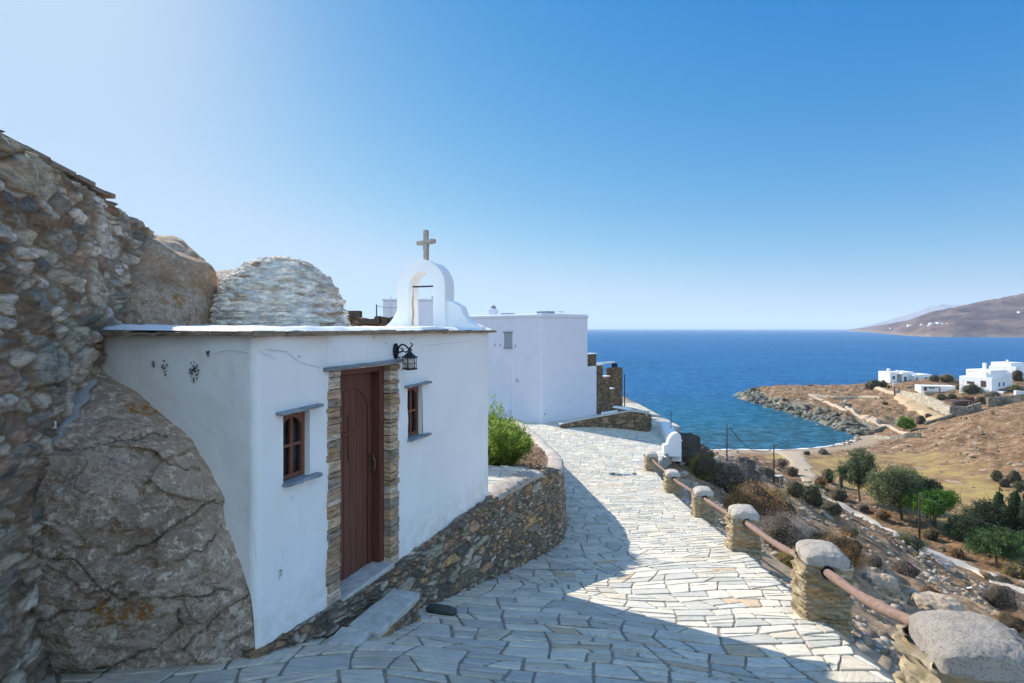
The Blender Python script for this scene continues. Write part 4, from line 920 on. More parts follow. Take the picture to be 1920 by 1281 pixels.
def blob(name, c, r, m, seed, amp=.16, sub=5, power=2.5, parent=None, rz=0, smooth=True, crack=True, fine=1.):
    import bmesh
    bm = bmesh.new(); bmesh.ops.create_icosphere(bm, subdivisions=sub, radius=1); V = np.array([v.co[:] for v in bm.verts]); F = np.array([[v.index for v in f.verts] for f in bm.faces]); bm.free()
    k = (np.abs(V)**power).sum(1)**(1/power); V = V/k[:, None]; n = V/np.linalg.norm(V, axis=1, keepdims=True); S = V*np.array(r); q_ = S/max(r)
    d = amp*(fbm(q_[:, 0]*1.7+seed, q_[:, 1]*1.7, q_[:, 2]*1.7, o=3, k=seed)+.35*fine*fbm(q_[:, 0]*6+seed, q_[:, 1]*6, q_[:, 2]*9, o=4, k=seed+1))*min(r)
    S = S+n*d[:, None]; S = np.stack([S[:, 0]*cos(rz)-S[:, 1]*sin(rz), S[:, 0]*sin(rz)+S[:, 1]*cos(rz), S[:, 2]], -1)
    o = obj(name, S+(np.array(c) if parent is not None else 0), F, m, parent, {'crack': np.zeros(len(S)), 'cell': np.full(len(S), .5), 'edge': np.ones(len(S))}, smooth)
    if parent is None: o.location = c
    return o
bo = blob('boulder', (-4.10, 5.95, -.34), (1.02, 1.05, 1.46), mk_boulder('brown_boulder', (.46, .34, .24), (.25, .17, .11), (.62, .57, .52)), 3, .16, 6, 2.5, rz=.3)
_bv = np.array([v.co[:] for v in bo.data.vertices]); _bv[:, 2] -= .42*np.clip(_bv[:, 0]+.10, 0, 2)*(_bv[:, 2] > 0)+.03; bo.data.vertices.foreach_set('co', _bv.astype(np.float32).ravel()); bo.data.update()
tag(bo, 'tall rounded brown boulder between the tall rubble wall and the dome', 'boulder')
bo = blob('boulder', (-4.35, 8.1, -.5), (2.0, .9, 1.32), M['boulder'], 9, .12, 5, 2.2, rz=.1)
tag(bo, 'sloping boulder half hidden behind the stone dome', 'boulder')

# ------------------------------------------------------------------ retaining wall under the chapel and terrace
tw = thing('retaining_wall', 'curved dark rubble wall carrying the chapel front and terrace beside the path', 'wall', (CO[0], CO[1], -2.6))
ft = [(*p, float(path_z(*p))-.12) for p in FOOT[:9]]; zt_ = [-2.37, -2.39, -2.41, -2.455, -2.46, -2.46, -2.475, -2.50, -2.62]
tp = [tuple(cw(-.05, -.02)), tuple(cw(.5, .03)), tuple(cw(.9, .06)), tuple(cw(1.9, .07)), tuple(cw(3, .09)), tuple(cw(4.2, .11)), (.02, 8.32), (.48, 9.15), (.86, 9.92)]
tp = [(*p, z) for p, z in zip(tp, zt_)]
fn, L = poly_pts(rel(ft, tw), rel(tp, tw)); wall_sheet('stone_face', fn, L, .28, .011, .011, M['rubble_dark'], tw, .14, .050, 31, .050, .26, .005)
ci = [(x-.38, y+.18) for x, y, z in tp[5:8]]
def coping(name, line, width, m, parent, hgt=.07, seed=0, side=-1):
    """rounded mortar coping swept along line [(x,y,z)] (outer top edge), width inwards"""
    Lp_ = np.array(line, float); seg = np.r_[0, np.cumsum(np.linalg.norm(np.diff(Lp_[:, :2], axis=0), axis=1))]; n_ = max(12, int(seg[-1]/.05)); s = np.linspace(0, seg[-1], n_)
    C = np.stack([np.interp(s, seg, Lp_[:, k]) for k in range(3)], -1)
    for _ in range(4): C[1:-1] = (C[:-2]+2*C[1:-1]+C[2:])/4
    d = np.gradient(C[:, :2], axis=0); d /= np.linalg.norm(d, axis=1, keepdims=True); nI = np.stack([-d[:, 1], d[:, 0]], -1)
    k = 15; A = np.linspace(0, pi, k); V = []
    for i in range(n_):
        for a_ in A:
            w = (1-cos(a_))/2; x = C[i, 0]+nI[i, 0]*(w*width-.03); y = C[i, 1]+nI[i, 1]*(w*width-.03); z = C[i, 2]-.06+hgt*1.0*sin(a_)**.55+.05*(sin(a_)**.5)
            V.append((x, y, z))
    V = np.array(V); fb = fbm(V[:, 0]*7+seed, V[:, 1]*7, V[:, 2]*7, o=4, k=seed)
    V[:, 2] += .014*fb; V[:, 0] += .01*fb
    F = [tuple(f) for f in grid_faces(k, n_)]+[tuple(range(k)), tuple((n_-1)*k+j for j in range(k-1, -1, -1))]
    return obj(name, V, F, m, parent, None, True)
lin = rel([tuple(cw(4.235, .12))+(-2.47,), (.03, 8.32, -2.47), (.40, 8.98, -2.475), (.52, 9.22, -2.49)], tw)
coping('coping', lin, .40, M['cap'], tw, .05, 3)
fl = [(tw, 0)]
ts = lay_slabs('terrace_paving', slab_polys(-2.2, .6, 7.6, 9.6, 8), lambda X, Y: np.full(np.shape(X), -2.455) if np.ndim(X) else -2.455, lambda x, y: y > 7.6 and y < 9.45 and x < np.interp(y, [7.7, 8.3, 9.2, 9.5], [-.4, -.2, .25, .3]), M['slab'])
tag(ts, kind='structure')
b = MB(); b.prism([(-2.6, 7.5), (-.50, 7.85), (.25, 9.2), (.3, 9.5), (-2.6, 9.5)], -2.9, -2.458); tag(b.build('terrace', M['mortar']), kind='structure')

# planter wall curving away up the path
pw = thing('planter_wall', 'low curved planter wall with pale rounded coping, running along the sunlit path', 'wall', (1.1, 12, -4.5))
tz = {10: -2.76, 11: -2.88, 12.5: -3.1, 14.5: -3.4, 17: -3.7, 20: -4.0, 24: -4.5, 28: -5.0, 30.5: -5.2}
fp = [(.55, 9.25)]+FOOT[8:]; ft = [(p[0], p[1], float(path_z(*p))-.12) for p in fp]; tp = [(.44, 9.3, -2.68), (.84, 10.0, -2.76), (1.04, 11, -2.88), (1.17, 12.5, -3.1), (1.22, 14.5, -3.4), (1.12, 17, -3.7), (.95, 20, -4.0), (.75, 24, -4.5), (.52, 28, -5.0), (-.08, 30.5, -5.2)]
fn, L = poly_pts(rel(ft, pw), rel(tp, pw)); wall_sheet('stone_face', fn, L, .2, .03, .02, M['rubble_dark'], pw, .14, .05, 35, .04, .35, .012)
coping('coping', rel([(x, y, z+.0) for x, y, z in tp], pw), .36, M['cap'], pw, .07, 5)
# soil inside
yy = np.linspace(9.42, 30, 110); xx = np.linspace(0, 1, 60); XX, YY = np.meshgrid(xx, yy); xr = np.interp(YY, [9.3, 10, 11, 12.5, 14.5, 17, 20, 24, 28, 30.5], [.30, .58, .72, .86, .92, .82, .65, .45, .22, -.3])
SXX = -5+(xr+5)*XX; SZ = np.interp(YY, [9.3, 10, 11, 12.5, 14.5, 17, 20, 24, 28, 30.5], [-2.56, -2.66, -2.82, -3.06, -3.38, -3.7, -4.05, -4.55, -5.05, -5.3])+.03*fbm(SXX*2, YY*2, o=4, k=8)-.02+.10*sst(.2, -1.5, SXX)
def mk_soil():
    n = NM('dry_soil', .95, .1)
    c = n.ramp(n.noise(14, 8, .75), [(.3, (.12, .075, .05)), (.48, (.26, .18, .125)), (.6, (.40, .30, .22)), (.75, (.52, .42, .33))])
    return n.out(c, n.bump(n.noise(25, 8, .75), 1.0, .03))
tag(obj('soil', np.stack([SXX, YY, SZ], -1).reshape(-1, 3), grid_faces(60, 110), mk_soil(), None, None, True), kind='structure')

# door step, flat slab, loose stone
st = thing('door_step', 'thick grey stone step in front of the brown chapel door', 'step', (-1.13, 4.8, -2.8))
q4 = [(-1.154, 5.175), (-.872, 5.10), (-1.10, 4.41), (-1.404, 4.53)]; q4 = [(x+1.13, y-4.8) for x, y in q4]
def slab_poly(poly, z0, z1, name, m, parent, seed, bev=.012):
    R = random.Random(seed); O = []
    for i in range(len(poly)):
        p, q_ = poly[i], poly[(i+1) % len(poly)]
        for k in range(6): O.append((p[0]+(q_[0]-p[0])*k/6+R.uniform(-.008, .008), p[1]+(q_[1]-p[1])*k/6+R.uniform(-.008, .008)))
    if sum(O[i][0]*O[(i+1) % len(O)][1]-O[(i+1) % len(O)][0]*O[i][1] for i in range(len(O))) < 0: O = O[::-1]
    return MB().prism(O, z0, z1).build(name, m, parent, bevel=bev)
slab_poly(q4, .215, .28, 'tread', M['slabstone'], st, 2)
ring = q4[::-1] if area(q4) else q4; ctr = np.mean(q4, axis=0); qq = [tuple(ctr+(np.array(p)-ctr)*.94) for p in q4]; qq = [qq[3], qq[2], qq[1], qq[0]]
fn, L = poly_pts([(*p, -.15) for p in qq+[qq[0]]], [(*p, .22) for p in qq+[qq[0]]]); wall_sheet('base', fn, L, .02, .012, .012, M['rubble_dark'], st, .10, .05, 44, .03, .3, .01)
sl = slab_poly([(-.14, -.11), (.13, -.13), (.16, .10), (-.10, .13)], -.03, .035, 'flat_stone', M['slabstone'], None, 4); sl.location = (-1.33, 4.33, float(path_z(-1.33, 4.33))+.02)
tag(sl, 'flat grey slab set low on the ground, left of the door step', 'stone')
ls = blob('loose_stone', (-.715, 5.42, float(path_z(-.715, 5.42))+.045), (.165, .062, .045), plain('dark_green_stone', (.055, .065, .062), .6, .4, 12, .6, .008), 21, .22, 4, 2.6, rz=-.30)
tag(ls, 'dark elongated loose stone lying on the shaded paving beside the door step', 'stone')

# ------------------------------------------------------------------ pillars and rails along the path
PL = [(2.43, 2.80), (3.31, 5.70), (3.95, 9.1), (4.66, 13.0), (5.06, 16.8), (5.36, 20.5)]
PH = [.74, .63, .60, .58, .56, .56]
labs = ['nearest stone pillar with a rough rounded cap, cut by the lower right corner', 'second stone pillar from the camera, its rail hole facing the viewer, shadow in the gap',
        'third stone pillar of the row, in front of a grey dry bush', 'fourth stone pillar of the row, in front of the big orange-brown bush', 'fifth stone pillar of the row, beside whitewashed stones', 'farthest stone pillar of the row, near the rounded white wall end']
def pillar(i, kind):
    x, y = PL[i]; j = min(i+1, 5); dx, dy = (PL[j][0]-PL[max(i-1, 0)][0], PL[j][1]-PL[max(i-1, 0)][1]); ang = -math.atan2(dx, dy)
    z0 = float(path_z(x-.2, y)); p = thing('stone_pillar', labs[i], 'pillar', (x, y, z0), ang, 'stone pillars carrying the handrail')
    W, D, H = (.24 if i == 0 else .215), .225, PH[i]; r = .035
    n = 200 if i < 3 else 110; ds = 1.88/n; per = np.arange(n)/n*4; side = np.floor(per).astype(int); f = per-side
    e_ = np.array([[1, 0], [0, 1], [-1, 0], [0, -1]]); c_ = np.array([[-W, -D], [W, -D], [W, D], [-W, D]]); L4 = np.array([2*W, 2*D, 2*W, 2*D])
    X = c_[side, 0]+e_[side, 0]*f*L4[side]; Y = c_[side, 1]+e_[side, 1]*f*L4[side]
    nx, ny = X/W, Y/D; k = (np.abs(nx)**10+np.abs(ny)**10)**.1; X, Y = X/k, Y/k; NX, NY = np.sign(nx)*np.abs(nx)**6, np.sign(ny)*np.abs(ny)**6; l = np.hypot(NX, NY); NX, NY = NX/l, NY/l
    hz = np.arange(-.45, H+.001, .012 if i < 3 else .02); HH, II = np.meshgrid(hz, np.arange(n), indexing='ij'); S = per[II]*.47
    c, e, h = masonry(S, HH, .20, .062, 80+kind*7, .038, .35, .007, .03)
    lay = HH/.05+.8*fbm(S*3, HH*4, o=2, k=kind); frac = lay-np.floor(lay); h = h+.016*(.5-np.abs(frac-.5)*2)*-1+.022*fbm(S*8, HH*26, o=3, k=kind+4)
    lft = (NX[II] < -.5); h = h+np.where(lft, .030*np.abs(fbm(HH*14, S*5, o=3, k=kind+9)), 0)
    Z = HH+.12*(X[II])*0
    obj('shaft', np.stack([X[II]+NX[II]*h, Y[II]+NY[II]*h, Z], -1).reshape(-1, 3), grid_faces(n, len(hz), wrap=True), M['pillar'], p, {'cell': c.ravel(), 'edge': e.ravel()}, False)
    # cap: mortar cushion, barrel-shaped across the rail line
    m_ = 90; g = np.linspace(-1.12, 1.12, m_); A, B = np.meshgrid(g, g); a, b_ = np.clip(A, -1, 1), np.clip(B, -1, 1)
    Zc = H+.01+(.125 if i == 0 else .11)*(1-np.abs(a)**2.8)**.6*(1-.35*np.abs(b_)**3)+.02*(1-np.abs(b_)**8)
    out = np.maximum(np.abs(A), np.abs(B)) > 1.0; Xc, Yc = a*(W+.006), b_*(D+.006)
    k = (np.abs(a)**8+np.abs(b_)**8)**.125; k = np.maximum(k, .9); sc = np.where(k > .98, .98/k, 1); Xc, Yc = Xc*sc, Yc*sc
    Zc = np.where(out, H-.055+.012*fbm(Xc*9, Yc*9, o=2, k=kind+8), Zc); q_ = np.where(out, 1.0, .985); Xc, Yc = Xc*q_, Yc*q_
    nz = .009*fbm(Xc*5+kind*5, Yc*5, o=3, k=kind)+.0045*fbm(Xc*24, Yc*24, Zc*24, o=4, k=kind+1)+.0015*fbm(Xc*70, Yc*70, Zc*70, o=2, k=kind+2)
    Zc = Zc+np.where(out, 0, nz); Xc = Xc*(1+nz*.8)
    obj('cap', np.stack([Xc, Yc, Zc], -1).reshape(-1, 3), grid_faces(m_, m_), M['cap'], p, None, True)
    return p
for i in range(6):
    p = pillar(i, i)
rl = []
for i in range(5):
    (x0, y0), (x1, y1) = PL[i], PL[i+1]; z0 = float(path_z(x0-.2, y0))+PH[i]-[.0, .12, .10, .09, .08][i]; z1 = float(path_z(x1-.2, y1))+PH[i+1]-.10-(.0 if i else .02)
    t = thing('wooden_rail', ['long pinkish wooden rail between the nearest and second pillars', 'wooden rail running from the second to the third pillar', 'wooden rail joining the third and fourth pillars', 'thin-looking wooden rail between the fourth and fifth pillars', 'farthest wooden rail, between the last two pillars'][i], 'handrail', (x0, y0, z0), 0, 'wooden rails between the stone pillars')
    n_ = 14; P = [((x1-x0)*f+.012*sin(f*5), (y1-y0)*f, (z1-z0)*f-.05*sin(pi*f)+.008*sin(f*9+i)) for f in np.linspace(.02, .98, n_)]
    MB().tube(P, [.043+.004*sin(k*1.3+i) for k in range(n_)], 14).build('pole', M['rail'], t, smooth=True)
    d = np.array([x1-x0, y1-y0]); d = d/np.linalg.norm(d); 
    for f, s in ((0, 1), (1, -1)):
        c = np.array([(x1-x0)*f, (y1-y0)*f])+d*s*.262; zz = (z1-z0)*(f+s*.262/np.hypot(x1-x0, y1-y0))-.012
        MB().tube([(c[0]-d[0]*s*.06, c[1]-d[1]*s*.06, zz), (c[0]+d[0]*s*.002, c[1]+d[1]*s*.002, zz)], .064, 16).build('socket', M['dark'], t)

# ------------------------------------------------------------------ white house beyond the planter
B2 = (1.7, 31.0); RB = math.atan2(.67, .742)
h2 = thing('white_house', 'large cubic white house in shade at the far end of the path', 'house', (*B2, -5.8), RB)
Zo = 5.8
def hb(name, x0, x1, y0, y1, z0, z1, m, parent=h2, bev=.06, seg=3): return MB().box(x0, x1, y0, y1, z0+Zo, z1+Zo).build(name, m, parent, bevel=bev, seg=seg)
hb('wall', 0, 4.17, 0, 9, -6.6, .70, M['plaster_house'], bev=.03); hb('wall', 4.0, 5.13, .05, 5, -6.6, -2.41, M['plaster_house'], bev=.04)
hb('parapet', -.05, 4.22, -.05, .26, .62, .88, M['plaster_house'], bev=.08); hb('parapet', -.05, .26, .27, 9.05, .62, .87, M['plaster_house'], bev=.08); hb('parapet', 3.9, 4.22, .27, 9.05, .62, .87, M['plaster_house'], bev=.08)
lv = plain('grey_shutter', (.30, .34, .37), .7, .2, 3, .5, .01, stretch=(1, 1, 14))
w = hb('window', -.02, .06, 2.50, 3.26, -1.19, -.24, lv, bev=.01); hb('window_lintel', -.10, .05, 2.42, 3.38, -.235, -.19, M['slate'], w, .01); hb('sill', -.09, .05, 2.46, 3.30, -1.24, -1.20, M['slate'], w, .01)
for yy_ in (2.2, 3.6, 4.1): hb('wall_anchor', -.03, .02, yy_, yy_+.06, -1.15, -.98, M['slate'], bev=.01)
hb('pilaster', -.09, .05, 2.36, 2.54, -5.7, -2.25, M['plaster_house'], bev=.04)
hb('plinth', -.45, .05, 2.6, 8, -6.4, -4.95, M['plaster_house'], bev=.05); hb('plinth', -.62, -.35, 2.62, 8, -6.4, -5.25, M['plaster_house'], bev=.03)
pl = MB().tube([(-.14, 1.95, -3.22+Zo), (-.14, 1.95, -3.06+Zo)], .055, 10).build('wall_lamp', M['metal'], h2)
hb('drain', .25, .31, -.02, .02, -5.05, -4.98, M['dark'], bev=.005)
b = MB().box(.7, 1.2, 5.2, 5.7, .7+Zo, 1.32+Zo); ch_ = b.build('chimney', M['plaster_house'], h2, bevel=.05); MB().lathe([(.16, 1.30), (.18, 1.42), (.10, 1.52), (.02, 1.56)], 10, (.95, 5.45, Zo)).build('chimney_pot', M['slate'], ch_)
hb('roof_hatch', 1.2, 2.0, .8, 1.6, .88, 1.06, M['slate'], bev=.02); hb('roof_vent', .5, 1.2, 3.6, 4.2, .86, .98, M['slate'], bev=.02)
b = MB(); b.tube([(2.5, .7, .7+Zo), (2.5, .7, 1.10+Zo)], .02, 6); b.tube([(2.1, .7, 1.06+Zo), (2.95, .72, 1.02+Zo)], .014, 5); b.tube([(2.2, .5, 1.04+Zo), (2.8, .92, 1.09+Zo)], .012, 5); b.build('antenna', M['metal'], h2)
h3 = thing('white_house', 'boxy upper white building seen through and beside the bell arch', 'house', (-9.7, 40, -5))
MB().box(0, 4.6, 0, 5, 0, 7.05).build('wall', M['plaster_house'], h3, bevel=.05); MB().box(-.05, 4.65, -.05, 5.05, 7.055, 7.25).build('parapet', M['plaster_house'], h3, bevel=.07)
MB().tube([(.62, -.08, 2), (.62, -.08, 7.4)], .045, 8).build('drainpipe', M['plaster_far'], h3); MB().box(3.5, 3.9, 1, 1.4, 7.2, 7.45).build('chimney', M['slate'], h3, bevel=.03)
t = thing('antenna_pole', 'thin dark pole on the skyline left of the bell arch', 'pole', (-9.9, 39, -4)); MB().tube([(0, 0, 0), (0, 0, 5.75)], [.06, .045], 6).build('pole', M['pole'], t); MB().tube([(0, 0, 5.65), (.9, 0, 5.5), (2.2, 0, 5.55)], .014, 5).build('wire', M['cable'], t)
t = thing('ruined_wall', 'low crumbling brown stone wall between the dome and bell arch', 'wall', (-3.5, 12, -1.5))
fn, L = poly_pts([(-.85, 0, -1), (1.0, .2, -1)], [(-.85, 0, 1.83), (1.0, .2, 1.60)]); wall_sheet('stone_face', fn, L, .4, .025, .025, M['rubble_far'], t, .22, .07, 91, .05)
b = MB()
for k in range(11): x = -.8+k*.17; b.box(x, x+random.uniform(.12, .26), .0, .25, 1.58+(.18 if k < 5 else .02), 1.70+(.18 if k < 5 else .02)+random.uniform(-.02, .07), jit=.02)
b.build('loose_coping', M['rubble_far'], t, bevel=.02)

# stepped stone wall, pier and beam right of the white house
sw = thing('stepped_wall', 'dark stone wall with white-topped steps, against the white house above the sea', 'wall', (*B2, -5.8), RB)
def stone_block(x0, x1, y0, y1, z0, z1, seed):
    F = [(x0, y0), (x1, y0), (x1, y1), (x0, y1), (x0, y0)]; fn, L = poly_pts([(*p, z0+Zo) for p in F], [(*p, z1+Zo) for p in F]); return wall_sheet('stone_face', fn, L, .0, .04, .04, M['rubble_far'], sw, .16, .09, seed, .03)
for k, (x0, x1, z0, z1) in enumerate([(4.22, 5.13, -2.40, -1.66), (5.14, 5.82, -6.6, -2.40), (5.82, 6.52, -6.6, -3.20), (6.52, 7.0, -6.6, -4.05)]):
    stone_block(x0, x1, .08, .45, z0, z1, 51+k); MB().box(x0-.03, x1+.03, .04, .48, z1+Zo, z1+Zo+.07).build('coping', M['plaster_far'], sw, bevel=.02)
stone_block(7.0, 7.95, .08, .75, -6.6, -2.68, 61)
bm1 = thing('pergola_beam', 'thin white beam spanning from the white house to the dark stone pier', 'beam', (*B2, -5.8), RB)
MB().box(5.2, 7.4, .30, .44, -2.34+Zo, -2.24+Zo).build('beam', M['plaster_far'], bm1, bevel=.02); MB().box(7.3, 7.55, .2, .52, -2.62+Zo, -2.36+Zo).build('bracket', M['iron'], bm1, bevel=.02)
t = thing('dark_post', 'slim dark post right beside the stone pier against the sea', 'post', (7.62, 36.1, -5.6)); MB().tube([(0, 0, 0), (0, 0, 2.5)], .035, 8).build('post', M['pole'], t); MB().lathe([(.09, 0), (.09, .04), (.04, .06)], 8).build('foot', M['pole'], t)
t = thing('low_white_wall', 'low white wall strip at the foot of the dark stepped wall', 'wall', (5.6, 33.3, -5.7)); b = MB(); b.add([(0, 0, 0), (2.0, 1.1, 0), (2.0, 1.35, 0), (0, .3, 0), (0, 0, .42), (2.0, 1.1, .52), (2.0, 1.35, .52), (0, .3, .42)], [(3, 2, 1, 0), (4, 5, 6, 7), (0, 1, 5, 4), (1, 2, 6, 5), (2, 3, 7, 6), (3, 0, 4, 7)]).build('wall', M['plaster_far'], t, bevel=.03)
# ramped stone wall
lw = thing('ramp_wall', 'low dark stone wall with a sloping top, in the shade before the white house', 'wall', (2.7, 29.4, -5.6))
ft = [(2.66, 29.45, -5.7), (3.6, 29.7, -5.7), (4.74, 29.75, -5.7), (5.7, 29.4, -5.7), (6.45, 28.95, -5.7), (7.12, 28.3, -5.7)]; zt2 = [-5.32, -5.15, -4.96, -4.72, -4.50, -4.50]
tp = [(x, y, z) for (x, y, _), z in zip(ft, zt2)]
fn, L = poly_pts(rel(ft, lw), rel(tp, lw)); wall_sheet('stone_face', fn, L, .35, .03, .03, M['rubble_far'], lw, .15, .08, 65, .03)
fn, L = poly_pts(rel([(7.12, 28.3, -5.7), (7.45, 28.65, -5.7)], lw), rel([(7.12, 28.3, -4.6), (7.45, 28.65, -4.6)], lw)); wall_sheet('stone_face', fn, L, .0, .03, .03, M['rubble_far'], lw, .15, .08, 66, .03)
b = MB()
for (p, q_) in zip(tp[:-1], tp[1:]):
    d = np.array(q_[:2])-np.array(p[:2]); d /= np.linalg.norm(d); n_ = np.array([-d[1], d[0]]); a, c = np.array(p)-np.array(lw.location), np.array(q_)-np.array(lw.location)
    P4 = [(a[0]-n_[0]*.04, a[1]-n_[1]*.04, a[2]), (c[0]-n_[0]*.04, c[1]-n_[1]*.04, c[2]), (c[0]+n_[0]*.42, c[1]+n_[1]*.42, c[2]), (a[0]+n_[0]*.42, a[1]+n_[1]*.42, a[2])]
    b.add([(x, y, z+.0) for x, y, z in P4]+[(x, y, z+.06) for x, y, z in P4], [(3, 2, 1, 0), (4, 5, 6, 7), (0, 1, 5, 4), (2, 3, 7, 6), (1, 2, 6, 5), (3, 0, 4, 7)])
b.build('coping', M['slabstone'], lw)
cwl = thing('curved_wall', 'short sunlit stone wall with white curved coping behind the ramped wall', 'wall', (6.6, 32, -5.6))
ft = [(6.4, 32.4, -5.9), (7.0, 31.6, -5.9), (7.5, 30.4, -5.9), (7.65, 29.2, -5.9)]; tp = [(6.4, 32.4, -4.72), (7.0, 31.6, -4.72), (7.5, 30.4, -4.76), (7.65, 29.2, -4.85)]
fn, L = poly_pts(rel(ft, cwl), rel(tp, cwl)); wall_sheet('stone_face', fn, L, .2, .03, .03, M['pillar'], cwl, .15, .08, 67, .03); coping('coping', rel([(x-.0, y, z) for x, y, z in tp], cwl), -.38, M['plaster_far'], cwl, .05, 8)
wp = thing('white_parapet', 'white parapet ending in a rounded upright end at the outer edge of the path', 'parapet wall', (7.0, 23.3, -5.5))
coping('ledge', rel([(7.05, 23.8, -4.98), (7.35, 25.5, -5.02), (7.7, 27.4, -5.05), (8.0, 28.9, -5.1)], wp), -.5, M['plaster_far'], wp, .08, 9)
b = MB(); b.add(rel([(7.02, 23.7, -5.9), (8.0, 28.9, -5.9), (8.5, 28.8, -5.9), (7.5, 23.6, -5.9), (7.02, 23.7, -5.02), (8.0, 28.9, -5.12), (8.5, 28.8, -5.12), (7.5, 23.6, -5.02)], wp), [(3, 2, 1, 0), (4, 5, 6, 7), (0, 1, 5, 4), (1, 2, 6, 5), (2, 3, 7, 6), (3, 0, 4, 7)]); b.build('wall', M['plaster_far'], wp)
prof = [(-.42, -.12), (-.42, .42), (-.36, .46), (-.22, .48), (-.20, .60), (-.14, .76), (-.02, .93), (.12, 1.02), (.28, 1.04), (.40, .98), (.46, .85), (.47, .6), (.47, -.12)]
prof = [(x*.88, z*.90 if z > 0 else z) for x, z in prof]; V = [(x, y, z) for y in (0, .34) for x, z in prof]; n_ = len(prof); MB().add(V, [tuple(range(n_-1, -1, -1)), tuple(range(n_, 2*n_))]+[(i, (i+1) % n_, n_+(i+1) % n_, n_+i) for i in range(n_)]).build('rounded_end', M['plaster_far'], wp, bevel=.04, seg=3)
t = thing('path_rubble', 'two small dark grey rocks with a bent pipe lying on the sunlit far paving', 'litter', (3.9, 19.6, float(path_z(3.9, 19.6))))
b = MB(); b.tube([(-.35, .05, .04), (-.1, .0, .05), (.15, -.1, .04), (.42, -.05, .03)], .025, 6); b.build('pipe', M['metal'], t)
for k, (x, y, r) in enumerate([(-.22, -.05, .10), (.0, -.12, .09), (.60, .05, .07)]): blob('rock', (x, y, r*.4), (r, r*.7, r*.6), M['greyrock'], 60+k, .2, 2, parent=t)

# ------------------------------------------------------------------ vegetation
def mk_leaf(name, cols, rough=.6, trans=.25):
    n = NM(name, rough, .25)
    c = n.ramp(n.attr('cell'), [(i/(len(cols)-1), c) for i, c in enumerate(cols)])
    n.put(n.b.inputs['Base Color'], c)
    tr = n.n('BsdfTranslucent', {'Color': c}); mx = n.n('MixShader', {0: trans}); n.t.links.new(n.b.outputs[0], mx.inputs[1]); n.t.links.new(tr.outputs[0], mx.inputs[2])
    n.t.links.new(mx.outputs[0], n.t.nodes['Material Output'].inputs['Surface']); return n.m
LF = {'oleander': mk_leaf('oleander_leaf', [(.09, .14, .025), (.19, .27, .04), (.29, .40, .08), (.40, .50, .14)], .5, .5),
      'olive': mk_leaf('olive_green_leaf', [(.06, .08, .035), (.11, .14, .06), (.17, .20, .09), (.24, .25, .13)], .6, .35),
      'bright': mk_leaf('bright_green_leaf', [(.05, .10, .012), (.09, .19, .02), (.14, .27, .03), (.17, .31, .045)]),
      'dark': mk_leaf('cypress_leaf', [(.012, .025, .012), (.022, .042, .018), (.035, .058, .025), (.05, .075, .03)]),
      'mid': mk_leaf('feathery_leaf', [(.03, .07, .018), (.06, .12, .03), (.09, .17, .045), (.13, .20, .07)]),
      'dry': mk_leaf('dry_brown_twig', [(.22, .12, .05), (.38, .21, .08), (.52, .31, .13), (.62, .40, .19)], .9, .4),
      'grey': mk_leaf('dry_grey_twig', [(.20, .155, .13), (.34, .27, .23), (.46, .38, .33), (.56, .48, .43)], .9, .4),
      'yel': mk_leaf('yellow_green_twig', [(.17, .14, .03), (.30, .25, .06), (.42, .33, .10), (.52, .40, .16)], .9, .4),
      'sage': mk_leaf('sage_green_twig', [(.09, .10, .05), (.17, .175, .08), (.24, .24, .12), (.32, .30, .18)], .9, .4),
      'red': mk_leaf('reddish_leaf', [(.10, .035, .03), (.2, .07, .05), (.28, .11, .08)], .8, .1)}
M['core'] = plain('shrub_dark_core', (.05, .038, .025), .95, .4, 6, 1, .03); M['bark'] = plain('grey_brown_bark', (.12, .09, .07), .9, .35, 5, .9, .02, stretch=(3, 3, .6))
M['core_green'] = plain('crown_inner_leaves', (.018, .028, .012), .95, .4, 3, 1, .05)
def leaves(C, D, L, W, R, fold=0):
    """diamond leaves: centre, direction, length, width"""
    n = len(C); D = D/np.linalg.norm(D, axis=1, keepdims=True); A = R.normal(size=(n, 3)); Sd = np.cross(D, A); Sd /= np.linalg.norm(Sd, axis=1, keepdims=True)
    L = L[:, None]; W = W[:, None]; V = np.stack([C-D*L*.5, C+Sd*W*.5-D*L*.08, C+D*L*.5, C-Sd*W*.5-D*L*.08], 1).reshape(-1, 3)
    return V, np.arange(4*n).reshape(-1, 4)
def crown(name, lobes, n, ll, lw_, m, parent, seed, up=.0, shell=.55, rad=.6, clump=14, gap=.5):
    """lobes: (x,y,z,rx,ry,rz). leaves sit in many small clumps spread through each lobe"""
    R = np.random.default_rng(seed); lobes = np.array(lobes, float); vol = lobes[:, 3]*lobes[:, 4]*lobes[:, 5]; pick = R.choice(len(lobes), max(6, n//clump), p=vol/vol.sum())
    d = R.normal(size=(len(pick), 3)); d /= np.linalg.norm(d, axis=1, keepdims=True); rr_ = (shell+(1-shell)*R.random(len(pick)))[:, None]*(1+.16*R.normal(size=(len(pick), 1)))
    CC = lobes[pick, :3]+d*rr_*lobes[pick, 3:]; out = d
    k = R.integers(0, len(CC), n); cr = (lobes[pick, 3:].min(1)*.25)[k]; P = CC[k]+R.normal(size=(n, 3))*cr[:, None]*.8
    D = out[k]*rad+R.normal(size=(n, 3))*.6+np.array([0, 0, up]); V, F = leaves(P, D, ll*R.uniform(.6, 1.3, n), lw_*R.uniform(.6, 1.3, n), R)
    hue = np.clip(.5+.30*R.normal(size=len(CC)), 0, 1)[k]+.12*R.normal(size=n)
    return obj(name, V, F, m, parent, {'cell': np.repeat(np.clip(hue, 0, 1), 4)})
